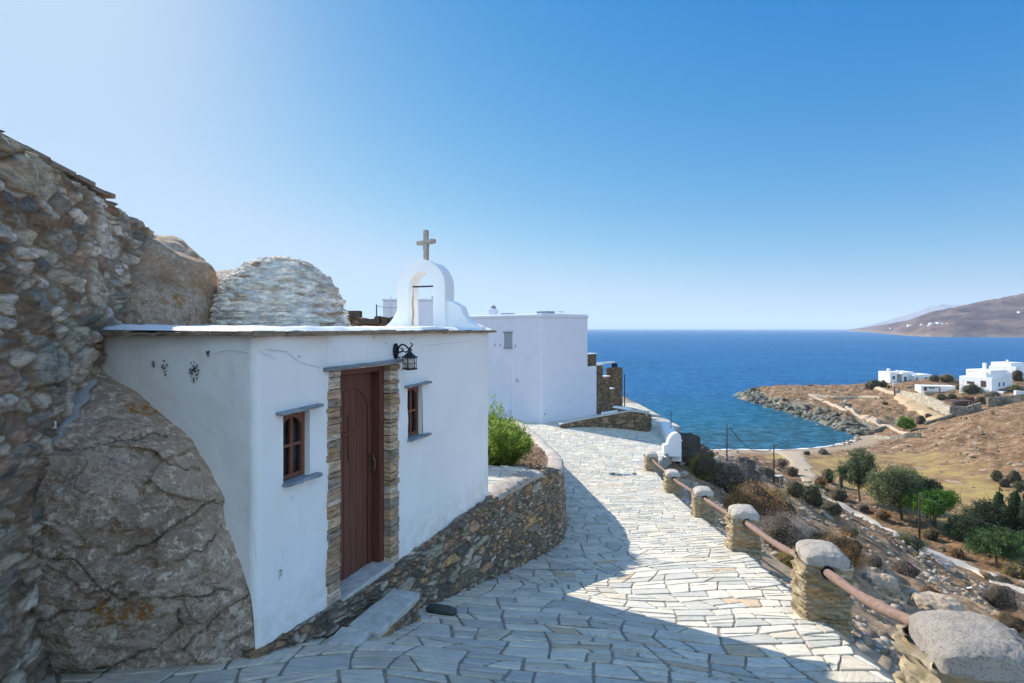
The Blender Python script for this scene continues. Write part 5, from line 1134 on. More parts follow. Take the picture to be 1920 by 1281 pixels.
def branches(b, p0, p1, r0, seed, kids, n_=5):
    R = random.Random(seed); p0 = np.array(p0, float); p1 = np.array(p1, float); P = [p0+(p1-p0)*i/n_+np.array([R.uniform(-1, 1), R.uniform(-1, 1), 0])*r0*(.7 if 0 < i < n_ else 0) for i in range(n_+1)]
    b.tube(P, [r0*(1-.6*i/n_) for i in range(n_+1)], 7)
    for q_ in kids: s = P[R.randint(max(1, n_-3), n_)]; q_ = np.array(q_, float); b.tube([s, (s+q_)/2+np.array([0, 0, -.06*np.linalg.norm(q_-s)]), q_], [r0*.45, r0*.3, r0*.12], 6)
BLAB = []
def bush(px, py, wpx, hpx, kind, label, n=5000, name='dry_shrub', cat='shrub', group='shrubs on the hillside', seed=0, at=None, ll=.10, lw_=.012, core='core'):
    P = hit(px, py) if at is None else np.array(at, float); s = P[1]/1000*(1.22 if P[1] < 45 else 1.0); rx, rz_ = wpx*s/2, hpx*s; ry = rx*.85
    t = thing(name, label, cat, tuple(P), 0, group); R = np.random.default_rng(seed+17); m_ = 7
    lob = [(0, 0, rz_*.40, rx*.75, ry*.75, rz_*.52)]+[(rx*.5*cos(a_), ry*.5*sin(a_), rz_*R.uniform(.25, .5), rx*R.uniform(.35, .5), ry*R.uniform(.35, .5), rz_*R.uniform(.3, .45)) for a_ in R.uniform(0, 2*pi, m_)]
    big = max(1, rx*1.2)
    crown('foliage', lob, n, ll*big, lw_*big, LF[kind], t, seed, up=.35, shell=.7, rad=1.1, clump=10)
    cb = blob('dark_core', (0, 0, rz_*.34), (rx*.66, ry*.66, rz_*.46), M[core], seed+3, .35, 3, 2, parent=t)  # solid dark core added inside the foliage to block light
    return t
def tree(px, py, crown_px, kind, label, name, seed, n=6000, ll=.35, lw_=.12, lobes=9, flat=1., group='trees in the valley', trunk_r=.16, multi=1, cat='tree', core=True):
    """crown_px = (x0,x1,ytop,ybottom) seen in the photograph, px,py = foot of the trunk"""
    P = hit(px, py); s = P[1]/1000; x0, x1, yt, yb = crown_px; t = thing(name, label, cat, tuple(P), 0, group); R = np.random.default_rng(seed)
    cx_ = ((x0+x1)/2-px)*s; cz = (py-(yt+yb)/2)*s; rx = (x1-x0)*s/2*1.08; rz_ = (yb-yt)*s/2*1.05; n = int(n*1.7); lob = [(cx_, 0, cz, rx*.66, rx*.64, rz_*.72)]
    for i in range(lobes):
        a_, el = R.uniform(0, 2*pi), R.uniform(-.5, 1.1)*flat; k = R.uniform(.32, .52); lob.append((cx_+rx*.58*cos(a_)*cos(el), rx*.58*sin(a_)*cos(el), cz+rz_*.60*sin(el), rx*k, rx*k, rz_*k*1.05))
    crown('crown', lob, n, ll, lw_, LF[kind], t, seed, up=.1, shell=.5, rad=.5, clump=34)
    if core:
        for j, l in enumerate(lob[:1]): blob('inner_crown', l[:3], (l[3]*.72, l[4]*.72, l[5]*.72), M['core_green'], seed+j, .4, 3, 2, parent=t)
    b = MB()
    for j in range(multi):
        ox = (j-(multi-1)/2)*.5; branches(b, (ox*.5, 0, -.3), (ox+cx_*.6, 0, max(.6, cz-rz_*.1)), trunk_r, seed+j, [l[:3] for l in lob[1:6]])
    b.build('trunk', M['bark'], t, smooth=True); return t

# oleanders in the planter
def oleander(x, y, z, r, h, n, label, seed):
    t = thing('oleander_bush', label, 'bush', (x, y, z), 0, 'oleanders in the planter'); R = np.random.default_rng(seed); b = MB(); C = []; D = []
    for i in range(34):
        a_ = R.uniform(0, 2*pi); rr_ = r*R.uniform(.15, 1)**.7; tip = np.array([rr_*cos(a_), rr_*sin(a_), h*R.uniform(.5, 1.0)*(1-.45*(rr_/r)**2)]); base = np.array([cos(a_), sin(a_), 0])*R.uniform(0, .12)*r
        mid = (base+tip)/2+np.array([cos(a_), sin(a_), 0])*r*.12; b.tube([base, mid, tip], [.012, .009, .004], 5, False); m_ = n//34
        f = R.uniform(.15, 1.03, m_)[:, None]; P = (1-f)**2*base+2*f*(1-f)*mid+f*f*tip; ax = tip-base; dd_ = R.normal(size=(m_, 3)); dd_ /= np.linalg.norm(dd_, axis=1, keepdims=True); dd_ = dd_*1.0+ax/np.linalg.norm(ax)*.6+np.array([0, 0, .15]); dd_ /= np.linalg.norm(dd_, axis=1, keepdims=True); C.append(P+dd_*.055+R.normal(size=(m_, 3))*.045); D.append(dd_)
    C = np.concatenate(C); D = np.concatenate(D); V, F = leaves(C, D, R.uniform(.07, .13, len(C)), R.uniform(.014, .024, len(C)), R)
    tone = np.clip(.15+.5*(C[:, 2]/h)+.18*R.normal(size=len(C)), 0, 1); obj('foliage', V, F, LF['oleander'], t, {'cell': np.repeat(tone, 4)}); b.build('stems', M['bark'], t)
oleander(-.16, 10.35, -2.66, .68, .90, 11000, 'nearer and larger green oleander bush in the planter behind the chapel', 1)
oleander(-.58, 11.3, -2.80, .62, 1.42, 9000, 'taller oleander bush partly hidden behind the corner of the chapel', 2)
oleander(-.95, 9.95, -2.62, .42, 1.05, 3500, 'leftmost oleander bush squeezed against the rear corner of the chapel', 3)
# leaf litter on the soil
R = np.random.default_rng(12); n_ = 5200; lx_ = R.uniform(-1.5, .9, n_); lyy = R.uniform(9.5, 16, n_)**1.0; ok_ = lx_ < np.interp(lyy, [9.5, 10, 11, 12.5, 14.5, 17], [.3, .5, .68, .82, .88, .8]); lx_, lyy = lx_[ok_], lyy[ok_]
lz_ = np.interp(lyy, [9.3, 10, 11, 12.5, 14.5, 17], [-2.56, -2.66, -2.82, -3.06, -3.38, -3.7])+.005+.03*R.random(len(lx_)); D = R.normal(size=(len(lx_), 3)); D[:, 2] *= .3
V, F = leaves(np.stack([lx_, lyy, lz_], -1), D, R.uniform(.04, .10, len(lx_)), R.uniform(.015, .04, len(lx_)), R)
tag(obj('leaf_litter', V, F, mk_leaf('dead_leaf', [(.16, .08, .045), (.30, .17, .10), (.42, .27, .17), (.55, .42, .30)], .9, .1), None, {'cell': np.repeat(R.random(len(lx_)), 4)}), kind='stuff')

# shrubs on the slope beside the path
SB = [(1318, 897, 52, 42, 'yel', 'yellow-green dry shrub in front of the big dark rock', 5200), (1362, 918, 72, 52, 'grey', 'brownish grey dry shrub right of the yellow-green one', 6500), (1400, 922, 66, 44, 'grey', 'dark grey spiky shrub on the crest behind the orange-brown bush', 6000),
      (1415, 975, 104, 58, 'dry', 'large orange-brown cushion shrub behind the fourth pillar', 12000), (1462, 990, 66, 55, 'sage', 'dark dull green shrub in the shadow right of the orange-brown bush', 6000), (1468, 1035, 88, 64, 'grey', 'pale grey rounded shrub behind the third pillar', 11000), (1480, 1062, 44, 26, 'yel', 'small yellow shrub under the second wooden rail', 4500),
      (1576, 1062, 80, 54, 'dry', 'brown shrub just beyond the second pillar, on the right', 9000), (1540, 1030, 50, 30, 'sage', 'low dull green shrub peeping over the cap of the second pillar', 4500), (1452, 945, 36, 26, 'sage', 'small sage-green shrub on the stony crest', 2500),
      (1640, 1062, 34, 20, 'grey', 'small grey shrub lower on the stony slope beyond the second pillar', 2500), (1700, 1078, 50, 24, 'grey', 'flat grey shrub casting a long shadow in mid slope', 2500), (1878, 1142, 56, 44, 'grey', 'grey-brown shrub low at the right edge of the stony slope', 5000), (1895, 1180, 50, 26, 'dry', 'dry brown shrub at the right edge, above the nearest pillar', 3500),
      (1590, 1005, 40, 16, 'sage', 'low grey-green shrub among pale stones above the second pillar', 2200), (1745, 1120, 36, 18, 'dry', 'small rusty shrub in the middle of the stony slope', 2200)]
for k, (x, y, w_, h_, kd, lb, n_) in enumerate(SB): bush(x, y, w_, h_, kd, lb, int(n_*1.7), seed=100+k, ll=.055, lw_=.010)
# valley shrubs
VS = [(1553, 905, 30, 32, 'olive', 'green shrub left of the palm beside the track'), (1537, 915, 30, 24, 'dry', 'brown shrub at the bend of the sandy track'), (1572, 938, 36, 26, 'sage', 'grey-green shrub at the foot of the palm'), (1520, 945, 46, 36, 'olive', 'broad green shrub below the bend of the road'),
      (1492, 930, 34, 26, 'sage', 'dull green shrub left of the broad green one by the road'), (1466, 874, 26, 16, 'grey', 'grey shrub near the beach track'), (1486, 892, 28, 18, 'sage', 'dark shrub casting shade on the sandy track'), (1560, 962, 40, 18, 'sage', 'low green shrub hugging the outside of the road'),
      (1513, 853, 16, 9, 'grey', 'lone small grey shrub at the top of the beach'), (1707, 1026, 62, 26, 'olive', 'wide green shrub beside the road above the concrete patch'), (1746, 1012, 36, 22, 'yel', 'yellowish shrub beside the utility pole by the road'), (1905, 1082, 50, 30, 'yel', 'yellow-green shrub on the right edge beyond the road'),
      (1878, 1092, 30, 14, 'sage', 'flat shrub between the road and the right edge'), (1655, 972, 34, 16, 'dry', 'dry brush between the road and the big trees'), (1618, 958, 28, 14, 'grey', 'thin grey brush under the tall slender tree'), (1795, 1045, 34, 18, 'dry', 'reddish dry brush beyond the road'),
      (1868, 902, 25, 24, 'olive', 'round green shrub, leftmost of the group at the right edge of the field'), (1883, 913, 24, 18, 'olive', 'low round shrub in the middle of the group by the field'), (1902, 905, 28, 26, 'olive', 'round green shrub, highest of the group at the right edge of the field'), (1912, 918, 26, 18, 'olive', 'small shrub lowest in the group at the right edge of the field'),
      (1727, 795, 22, 18, 'olive', 'olive shrub right of the bright round bush'), (1740, 786, 14, 12, 'olive', 'little shrub just under the lit stone wall'), (1640, 729, 26, 20, 'olive', 'dark shrub left of the low white house'), (1657, 726, 18, 14, 'sage', 'small shrub close to the left end of the low white house'), (1628, 727, 18, 12, 'grey', 'grey shrub at the brow of the headland'),
      (1752, 715, 22, 14, 'olive', 'dark shrub right of the low white house'), (1775, 716, 30, 16, 'yel', 'yellowish scrub between the two white houses'), (1815, 703, 14, 10, 'olive', 'small shrub on the skyline left of the tall white house'), (1822, 738, 40, 20, 'olive', 'dark green shrub in front of the tall white house'), (1862, 750, 36, 18, 'grey', 'grey shrub above the dark enclosure wall'),
      (1765, 750, 22, 12, 'sage', 'sage shrub inside the enclosure'), (1786, 748, 20, 11, 'olive', 'green shrub inside the enclosure by the low white terrace'), (1812, 756, 30, 14, 'red', 'reddish shrub behind the bamboo shelter'), (1840, 757, 24, 16, 'yel', 'ochre shrub beside the bamboo shelter'), (1908, 715, 24, 26, 'olive', 'dark shrub right of the tall white house'), (1905, 735, 26, 14, 'sage', 'green scrub below the tall white house at the right edge'), (1800, 730, 20, 12, 'dry', 'brown scrub left of the dark green shrub below the tall house'), (1660, 759, 16, 6, 'sage', 'low green tuft on the headland near the ruin')]
for k, (x, y, w_, h_, kd, lb) in enumerate(VS):
    bush(x, y, w_, h_, kd, lb, 1500 if w_ > 24 else 700, name='shrub', seed=200+k, ll=.10, lw_=.04, group='shrubs in the valley and on the headland')
# trees
tree(1612, 940, (1577, 1638, 843, 925), 'olive', 'tall slender grey-green tree behind the palm', 'eucalyptus_tree', 301, 7000, .34, .11, trunk_r=.16)
tree(1692, 975, (1628, 1722, 866, 962), 'olive', 'largest grey-green tree in the valley, with a broad rounded crown', 'olive_tree', 302, 11000, .36, .12, 12, trunk_r=.22)
tree(1740, 972, (1712, 1757, 893, 935), 'dark', 'dark tree rising behind the bright green one', 'evergreen_tree', 303, 3500, .3, .1)
tree(1752, 992, (1700, 1792, 916, 968), 'bright', 'bright green umbrella-shaped tree with several bare stems', 'carob_tree', 304, 12000, .24, .12, 12, .75, trunk_r=.14, multi=3)
tree(1800, 1012, (1776, 1832, 972, 1012), 'mid', 'feathery green tree left of the dark trees', 'pepper_tree', 305, 4500, .28, .08, trunk_r=.1)
tree(1848, 1035, (1797, 1892, 944, 1020), 'dark', 'broad dark evergreen between the bright tree and the cypresses', 'evergreen_tree', 306, 9000, .26, .09, 12)
tree(1868, 1056, (1820, 1912, 990, 1050), 'mid', 'feathery bright green tree in front of the cypresses, by the white gate', 'pepper_tree', 307, 8000, .28, .08, 10, trunk_r=.12)
def cypress(px, py, w_, ytop, label, seed):
    w_ *= 1.45; ytop -= 8
    P = hit(px, py); s = P[1]/1000; H = (py-ytop)*s; r = w_*s/2; t = thing('cypress_tree', label, 'tree', tuple(P), 0, 'cypresses at the right edge')
    lob = [(.1*r*sin(k), .1*r*cos(k*2), H*(.12+.80*k/8), r*(1-.75*(k/8)**2)*.85, r*(1-.75*(k/8)**2)*.85, H*.10) for k in range(9)]
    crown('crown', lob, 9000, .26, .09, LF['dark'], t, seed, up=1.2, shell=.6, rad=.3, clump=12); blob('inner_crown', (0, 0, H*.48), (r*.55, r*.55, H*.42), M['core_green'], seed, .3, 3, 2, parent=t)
    MB().tube([(0, 0, -.3), (0, 0, H*.6)], [.12, .04], 7).build('trunk', M['bark'], t)
cypress(1873, 1020, 22, 921, 'leftmost and shortest cypress of the dark group', 311); cypress(1904, 1036, 28, 913, 'tall cypress in the middle of the dark group', 312); cypress(1926, 1045, 24, 925, 'cypress cut by the right edge of the picture', 313)
# bright bush on the headland
tree(1695, 811, (1679, 1712, 781, 808), 'bright', 'bright round green bush standing alone on the headland above the cove', 'round_bush', 321, 3500, .34, .16, 7, trunk_r=.12, group='trees on the headland')
# palm
P = hit(1577, 936); s = P[1]/1000; t = thing('palm_tree', 'small palm with a shaggy trunk beside the tall slender tree', 'palm', tuple(P), 0); H = 50*s
MB().tube([(.1, 0, -.2), (0, 0, H*.4), (-.05, 0, H*.75), (.15, 0, H)], [.34, .30, .28, .34], 9).build('trunk', M['bark'], t, smooth=True)
R = np.random.default_rng(5); V = []; F = []; A = []
for i in range(34):
    a_ = i*2.4; el = R.uniform(-.5, 1.2); L_ = R.uniform(1.3, 1.9); d = np.array([cos(a_)*cos(el), sin(a_)*cos(el), sin(el)])
    for j in range(18):
        f = (j+2)/19; c = np.array([.15, 0, H+.1])+d*L_*f+np.array([0, 0, -.75*f*f*L_*.6]); sd = np.cross(d, [0, 0, 1]); sd /= np.linalg.norm(sd)+1e-6
        for sg in (-1, 1):
            tip = c+sd*sg*.42*(1-f*.6)+d*.25+np.array([0, 0, -.12]); n0 = len(V); V += [c-d*.03, tip, c+d*.05]; F.append((n0, n0+1, n0+2)); A += [R.uniform(.2, .9)]*3
obj('fronds', V, F, LF['mid'], t, {'cell': A})
# utility poles and wires
def upole(px, py, ytop, label, arms=1):
    P = hit(px, py); H = (py-ytop)*P[1]/1000; t = thing('utility_pole', label, 'utility pole', tuple(P), 0, 'wooden utility poles')
    MB().tube([(0, 0, -.4), (0, 0, H)], [H*.020, H*.014], 8).build('pole', M['pole'], t, smooth=True)
    b = MB()
    for k in range(3): b.tube([(-.05, 0, H*(.975-.05*k)), (H*.035, 0, H*(.98-.05*k)), (H*.035, 0, H*(1.0-.05*k))], H*.005, 6)
    b.build('insulator', M['slate'], t); return P+np.array([0, 0, H])
a1 = upole(1363, 866, 797, 'wooden utility pole standing against the blue cove'); a2 = upole(1451, 906, 831, 'wooden utility pole right of the cove, beside the small meter box'); a3 = upole(1724, 1014, 924, 'wooden utility pole by the road in front of the bright green tree')
t = thing('sign_pole', 'thin dark pole beyond the rounded white wall end', 'pole', (7.9, 26.5, -5.6)); MB().tube([(0, 0, 0), (0, 0, 1.35)], .02, 6).build('pole', M['pole'], t); MB().tube([(0, 0, 1.35), (0, 0, 1.42)], .03, 6).build('tip', M['pole'], t)
def wire(p, q_, sag, label):
    P = [p+(q_-p)*f+np.array([0, 0, -4*sag*f*(1-f)]) for f in np.linspace(0, 1, 24)]; o = MB().tube([x-p for x in P], .022, 5, False).build('power_line', M['cable']); o.location = p; tag(o, label, 'cable')
wire(a1+np.array([.2, 0, -.2]), a2+np.array([.2, 0, -.2]), 1.0, 'thin power line dipping between the two poles by the cove'); wire(a3+np.array([.2, 0, -.3]), np.array([44.5, 44.0, -17.3]), .7, 'thin power line running from the roadside pole over the dark trees')
b = MB(); P = hit(1464, 908)
t = thing('meter_box', 'small stone meter housing with a white-framed brown door beside the pole', 'meter box', tuple(P), .5); t.scale = (P[1]*.0100,)*3
MB().box(-.75, .75, 0, .8, -.3, 1.35).build('housing', M['rubble_far'], t, bevel=.05); MB().box(-.50, .34, -.03, .0, .25, 1.10).build('door_frame', M['plaster_far'], t); MB().box(-.40, .24, -.05, -.03, .34, 1.0).build('box_door', M['door'], t); MB().box(-.85, .85, -.08, .9, 1.36, 1.52).build('box_roof', M['concrete'], t, bevel=.04)
P = hit(1818, 1108); t = thing('metal_bucket', 'battered silvery bucket lying on the stony slope', 'bucket', tuple(P+np.array([0, 0, .14])), .6); o = MB().lathe([(.12, -.2), (.13, -.19), (.17, .19), (.18, .2), (.165, .2), (.12, -.17)], 16).build('pail', M['metal'], t, smooth=True); o.rotation_euler = (1.3, .2, .4); t.scale = (.75,)*3
MB().tube([(-.17, 0, .1), (-.1, .15, .3), (.1, .15, .3), (.17, 0, .1)], .008, 5, False).build('bucket_handle', M['metal'], t)

# ------------------------------------------------------------------ roads and footpaths laid over the land
def strip(name, pts, wid, m, lift=.07, kind='structure', n_=90):
    P = np.array([hit(*p[:2]) for p in pts]); W = np.array([p[2] if len(p) > 2 else wid for p in pts]); seg = np.r_[0, np.cumsum(np.linalg.norm(np.diff(P[:, :2], axis=0), axis=1))]; n_ = max(n_, int(seg[-1]/.6)); s = np.linspace(0, seg[-1], n_)
    C = np.stack([np.interp(s, seg, P[:, 0]), np.interp(s, seg, P[:, 1])], -1); w = np.interp(s, seg, W)
    for _ in range(10): C[1:-1] = (C[:-2]+2*C[1:-1]+C[2:])/4
    d = np.gradient(C, axis=0); d /= np.linalg.norm(d, axis=1, keepdims=True); nI = np.stack([d[:, 1], -d[:, 0]], -1); k = np.linspace(-1, 1, 9)
    wj = w[:, None]*(k[None]*.5)*(1+.22*fbm(s/2.2, s*0, o=3)[:, None]); X = C[:, 0:1]+nI[:, 0:1]*wj; Y = C[:, 1:2]+nI[:, 1:2]*wj; Z = land_z(X, Y)
    Z = (Z if name == 'pavement' else (Z+Z.mean(1, keepdims=True))/2)+lift*(1+np.sqrt(Y*Y+X*X)/60)*(1-np.abs(k)**6*2.2)
    return tag(obj(name, np.stack([X, Y, Z], -1).reshape(-1, 3), grid_faces(9, n_), m, None, None, True), kind=kind)
M['sand'] = plain('sandy_track', (.42, .33, .24), .95, .15, 1.5, .6, .03); M['track'] = plain('pale_concrete_road', (.50, .44, .37), .95, .12, 1.2, .5, .02); M['tpath'] = plain('trodden_path', (.46, .36, .27), .95, .12, 1.2, .4, .03)
strip('road', [(1545, 934), (1580, 950), (1610, 964), (1640, 981), (1680, 1005), (1724, 1025), (1770, 1045), (1820, 1067), (1870, 1090), (1935, 1120)], 1.9, M['track'])
strip('track', [(1478, 848, 7), (1494, 862, 4.6), (1508, 882, 4.2), (1522, 905, 3.6), (1536, 925, 2.6), (1546, 935, 1.8)], 3, M['sand'])
strip('pavement', [(1742, 1044), (1765, 1046), (1785, 1052)], 2.6, plain('grey_concrete_apron', (.24, .22, .21), .9, .1, 1, .3, .01), lift=.05)
strip('footpath', [(1518, 742), (1545, 752), (1575, 766), (1610, 781), (1645, 797), (1668, 801), (1690, 812), (1708, 817)], 1.2, M['tpath'], .12); strip('footpath', [(1586, 764), (1600, 773), (1625, 781), (1645, 792), (1652, 797)], .9, M['tpath'], .12)
strip('footpath', [(1522, 741), (1545, 746), (1575, 748), (1610, 746), (1650, 747)], .9, M['tpath'], .12); strip('footpath', [(1640, 729), (1660, 735), (1690, 743)], 1.2, M['tpath'], .15)
strip('track', [(1686, 744, 3), (1705, 754, 5), (1730, 768, 6), (1752, 782, 5), (1768, 787, 3)], 5, plain('ochre_earth', (.46, .33, .20), .95, .2, .5, .4, .03), .12)

# walls on the headland
def drywall(pts, label, m, thick=.6, cap=None, name='dry_stone_wall'):
    """pts: (x, ybase, ytop) in the photograph"""
    B = np.array([hit(p[0], p[1]) for p in pts]); H = np.array([(p[1]-p[2])*b_[1]/1000 for p, b_ in zip(pts, B)]); t = thing(name, label, 'wall', tuple(B[0])); V = []; F = []
    seg = np.r_[0, np.cumsum(np.linalg.norm(np.diff(B[:, :2], axis=0), axis=1))]; n_ = max(10, int(seg[-1]/.5)); s = np.linspace(0, seg[-1], n_); C = np.stack([np.interp(s, seg, B[:, k]) for k in range(3)], -1)-B[0]; h_ = np.interp(s, seg, H)*(1+.05*fbm(s, s*0, o=2))
    d = np.gradient(C[:, :2], axis=0); d /= np.linalg.norm(d, axis=1, keepdims=True); nI = np.stack([-d[:, 1], d[:, 0]], -1)
    for i in range(n_):
        for o_, z in ((-.5, -.8), (-.42, h_[i]), (.42, h_[i]), (.5, -.8)): V.append((C[i, 0]+nI[i, 0]*o_*thick, C[i, 1]+nI[i, 1]*o_*thick, C[i, 2]+z))
    F = [(4*i+k, 4*i+4+k, 4*i+5+k, 4*i+1+k) for i in range(n_-1) for k in range(3)]+[(0, 1, 2, 3), tuple(4*(n_-1)+k for k in (3, 2, 1, 0))]
    obj('stonework', V, F, m, t); return t
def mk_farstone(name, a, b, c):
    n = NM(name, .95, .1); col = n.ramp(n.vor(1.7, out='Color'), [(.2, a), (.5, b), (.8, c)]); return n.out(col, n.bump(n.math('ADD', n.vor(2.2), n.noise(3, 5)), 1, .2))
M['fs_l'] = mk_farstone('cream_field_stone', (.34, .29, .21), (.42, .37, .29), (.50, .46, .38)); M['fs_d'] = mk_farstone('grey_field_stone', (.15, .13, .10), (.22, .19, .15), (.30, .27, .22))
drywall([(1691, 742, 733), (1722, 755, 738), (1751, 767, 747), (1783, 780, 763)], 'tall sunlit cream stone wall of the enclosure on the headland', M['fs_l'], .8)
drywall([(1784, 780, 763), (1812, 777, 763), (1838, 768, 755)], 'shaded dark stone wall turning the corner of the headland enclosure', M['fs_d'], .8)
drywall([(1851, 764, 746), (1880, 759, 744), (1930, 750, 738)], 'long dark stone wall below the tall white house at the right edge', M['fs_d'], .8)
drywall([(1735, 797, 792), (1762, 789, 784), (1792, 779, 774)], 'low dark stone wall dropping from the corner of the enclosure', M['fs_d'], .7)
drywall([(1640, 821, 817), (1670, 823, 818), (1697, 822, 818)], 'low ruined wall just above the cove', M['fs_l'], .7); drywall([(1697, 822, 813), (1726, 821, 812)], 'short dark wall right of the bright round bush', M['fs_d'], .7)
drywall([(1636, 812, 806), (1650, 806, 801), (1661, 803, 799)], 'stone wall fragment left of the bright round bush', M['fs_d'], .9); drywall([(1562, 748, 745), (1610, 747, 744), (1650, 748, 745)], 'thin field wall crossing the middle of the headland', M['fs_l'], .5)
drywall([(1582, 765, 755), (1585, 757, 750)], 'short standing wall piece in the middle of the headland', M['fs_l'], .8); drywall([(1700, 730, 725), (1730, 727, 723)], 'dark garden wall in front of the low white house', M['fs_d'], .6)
P = hit(1677, 742); t = thing('gate', 'dark wooden gate with two posts at the end of the enclosure wall', 'gate', tuple(P)); b = MB().tube([(0, 0, 0), (0, 0, 3.0)], .16, 6).build('post', M['pole'], t); MB().tube([(1.9, .5, 0), (1.9, .5, 2.6)], .16, 6).build('post', M['pole'], t); MB().box(.2, 1.7, .2, .3, .3, 1.9).build('panel', M['fs_l'], t)

# houses
def house(name_lab, px, py, rz, boxes, wins, extra=(), depth=None):
    P = hit(px, py); t = thing('white_house', name_lab, 'house', tuple(P), rz, 'white houses on the headland')
    for b_ in boxes:
        x0, x1, y0, y1, z0, z1 = b_[:6]; MB().box(x0, x1, y0, y1, z0, z1).build(b_[7] if len(b_) > 7 else 'wall', M[b_[6]] if len(b_) > 6 else M['plaster_far'], t, bevel=.06)
    for (x0, x1, y0, y1, z0, z1, m) in wins: MB().box(x0, x1, y0, y1, z0, z1).build('window', M[m], t)
    for nm, b_ in extra: b_.build(nm, M['plaster_far'], t, bevel=.04)
    return t
M['blue'] = plain('blue_shutter', (.06, .12, .22), .6, .1); M['pink'] = plain('pinkish_stone', (.42, .27, .21), .9, .2, 1.5); M['brown'] = plain('brown_shutter', (.10, .05, .045), .7, .2)
R17 = radians(17.5)
house('long low white house at the brow of the headland, left of the others', 1669, 718, radians(4), [(0, 2.8, 0, 6, -1.5, 4.0), (2.8, 5.2, 2.0, 7, -1.5, 3.8), (5.0, 7.4, .2, 6, -1.5, 3.9), (7.4, 10.6, 1.0, 6.5, -1.5, 4.0), (8.6, 10.8, -1.4, 4, -1.5, 3.0), (10.81, 15.5, -1.6, 4.5, -1.5, 3.2), (-1.5, 16, -3.2, -2.8, -1.8, .2, 'plaster_far', 'terrace_wall'), (2.8, 5.2, .3, 2.1, 3.1, 3.4, 'plaster_far', 'canopy')],
      [(.9, 2.0, -.06, .05, 1.3, 2.5, 'blue'), (3.4, 4.6, 1.92, 2.05, .3, 2.4, 'brown'), (5.8, 6.8, .12, .3, .4, 2.2, 'blue'), (9.3, 10.0, -1.46, -1.3, .8, 2.0, 'blue'), (12.6, 13.7, -1.66, -1.5, .9, 2.1, 'blue')],
      [('chimney', MB().box(.1, .9, 1, 1.8, 3.9, 5.3)), ('chimney', MB().box(4.6, 5.2, 2, 2.6, 3.9, 4.5))])
house('tall two-level white house with pinkish terrace walls and a chimney', 1860, 737, radians(18), [(0, 6.5, 0, 9, -1.5, 4.4), (.8, 7.4, 2.0, 7.0, 4.41, 5.9, 'plaster_far'), (1.5, 9.0, 1.2, 8.0, 4.41, 6.6), (6.5, 12, 1.5, 9, -1.5, 5.6), (1.4, 1.5, 5.3, 7.4, 4.6, 6.1, 'pink', 'terrace_panel'), (1.4, 1.5, 2.0, 3.9, 4.6, 6.0, 'pink', 'terrace_panel'), (.5, 9, -2.6, -.2, -2, .6, 'plaster_far', 'stair')],
      [(-.06, .05, 1.6, 3.0, 1.6, 3.4, 'brown'), (-.06, .05, 4.8, 6.8, 2.1, 2.9, 'brown'), (3.0, 3.6, -.06, .05, 1.8, 3.0, 'blue'), (5.0, 5.6, -.06, .05, 1.8, 3.0, 'blue'), (1.42, 1.5, 4.3, 4.9, 4.9, 6.0, 'brown')],
      [('chimney', MB().box(5.5, 6.3, 5, 5.8, 6.5, 8.6))])
house('white house cut by the right edge, behind the tall one', 1905, 712, radians(18), [(0, 9, 0, 8, -1.5, 4.3), (1, 8, 2, 8, 4.31, 5.6), (3, 12, -2, 3, -1.5, 2.8)], [(-.06, .05, 2, 3.2, 1.4, 2.6, 'blue'), (3.0, 4.0, -.06, .05, 1.5, 2.7, 'blue')], [('chimney', MB().box(1.2, 1.8, 3, 3.6, 5.5, 6.6))])
house('low flat-roofed white building with a blue wall on the skyline between the houses', 1776, 708, 0, [(0, 6.5, 0, 4, -1, 1.3), (-.5, 6.8, -.4, 4.2, 1.31, 1.55, 'plaster_far', 'roof')], [(3.2, 6.2, -.06, .05, .2, 1.2, 'blue')])
house('long low white terrace building with a brown pergola inside the enclosure', 1727, 739, radians(-12), [(0, 10.5, 0, 4, -1, 2.7), (0, 4.5, -2.2, -2.0, 2.3, 2.5, 'brown', 'pergola'), (4.2, 4.5, -2.3, -2.0, -1, 2.4, 'brown', 'pergola_post'), (0, 4.4, -2.0, -.01, -1, 1.0, 'fs_l', 'terrace')], [(.8, 1.7, -.06, .05, 1.1, 2.2, 'brown'), (2.3, 4.0, -.06, .05, 1.8, 2.3, 'brown')])
P = hit(1800, 771); t = thing('bamboo_shelter', 'brown reed-roofed shelter with pale posts inside the enclosure corner', 'shelter', tuple(P+np.array([-2.5, -.5, .9])), .25)
MB().box(0, 8.2, 0, 3, 1.55, 1.72, jit=.05).build('roof', M['brown'], t); MB().box(0, 8.2, .1, .2, 0, 1.5).build('screen', M['brown'], t)
for x in (.1, 6.0, 7.2, 8.0): MB().box(x, x+.2, -.1, .1, -1.0, 1.6).build('post', M['fs_l'], t)
P = hit(1905, 744); t = thing('garden_steps', 'white steps beside the dark wall at the right edge', 'steps', tuple(P), .2)
for k in range(5): MB().box(k*.9, k*.9+.8, 0, .6, -.5, 1.7-.1*k).build('step', M['plaster_far'], t)

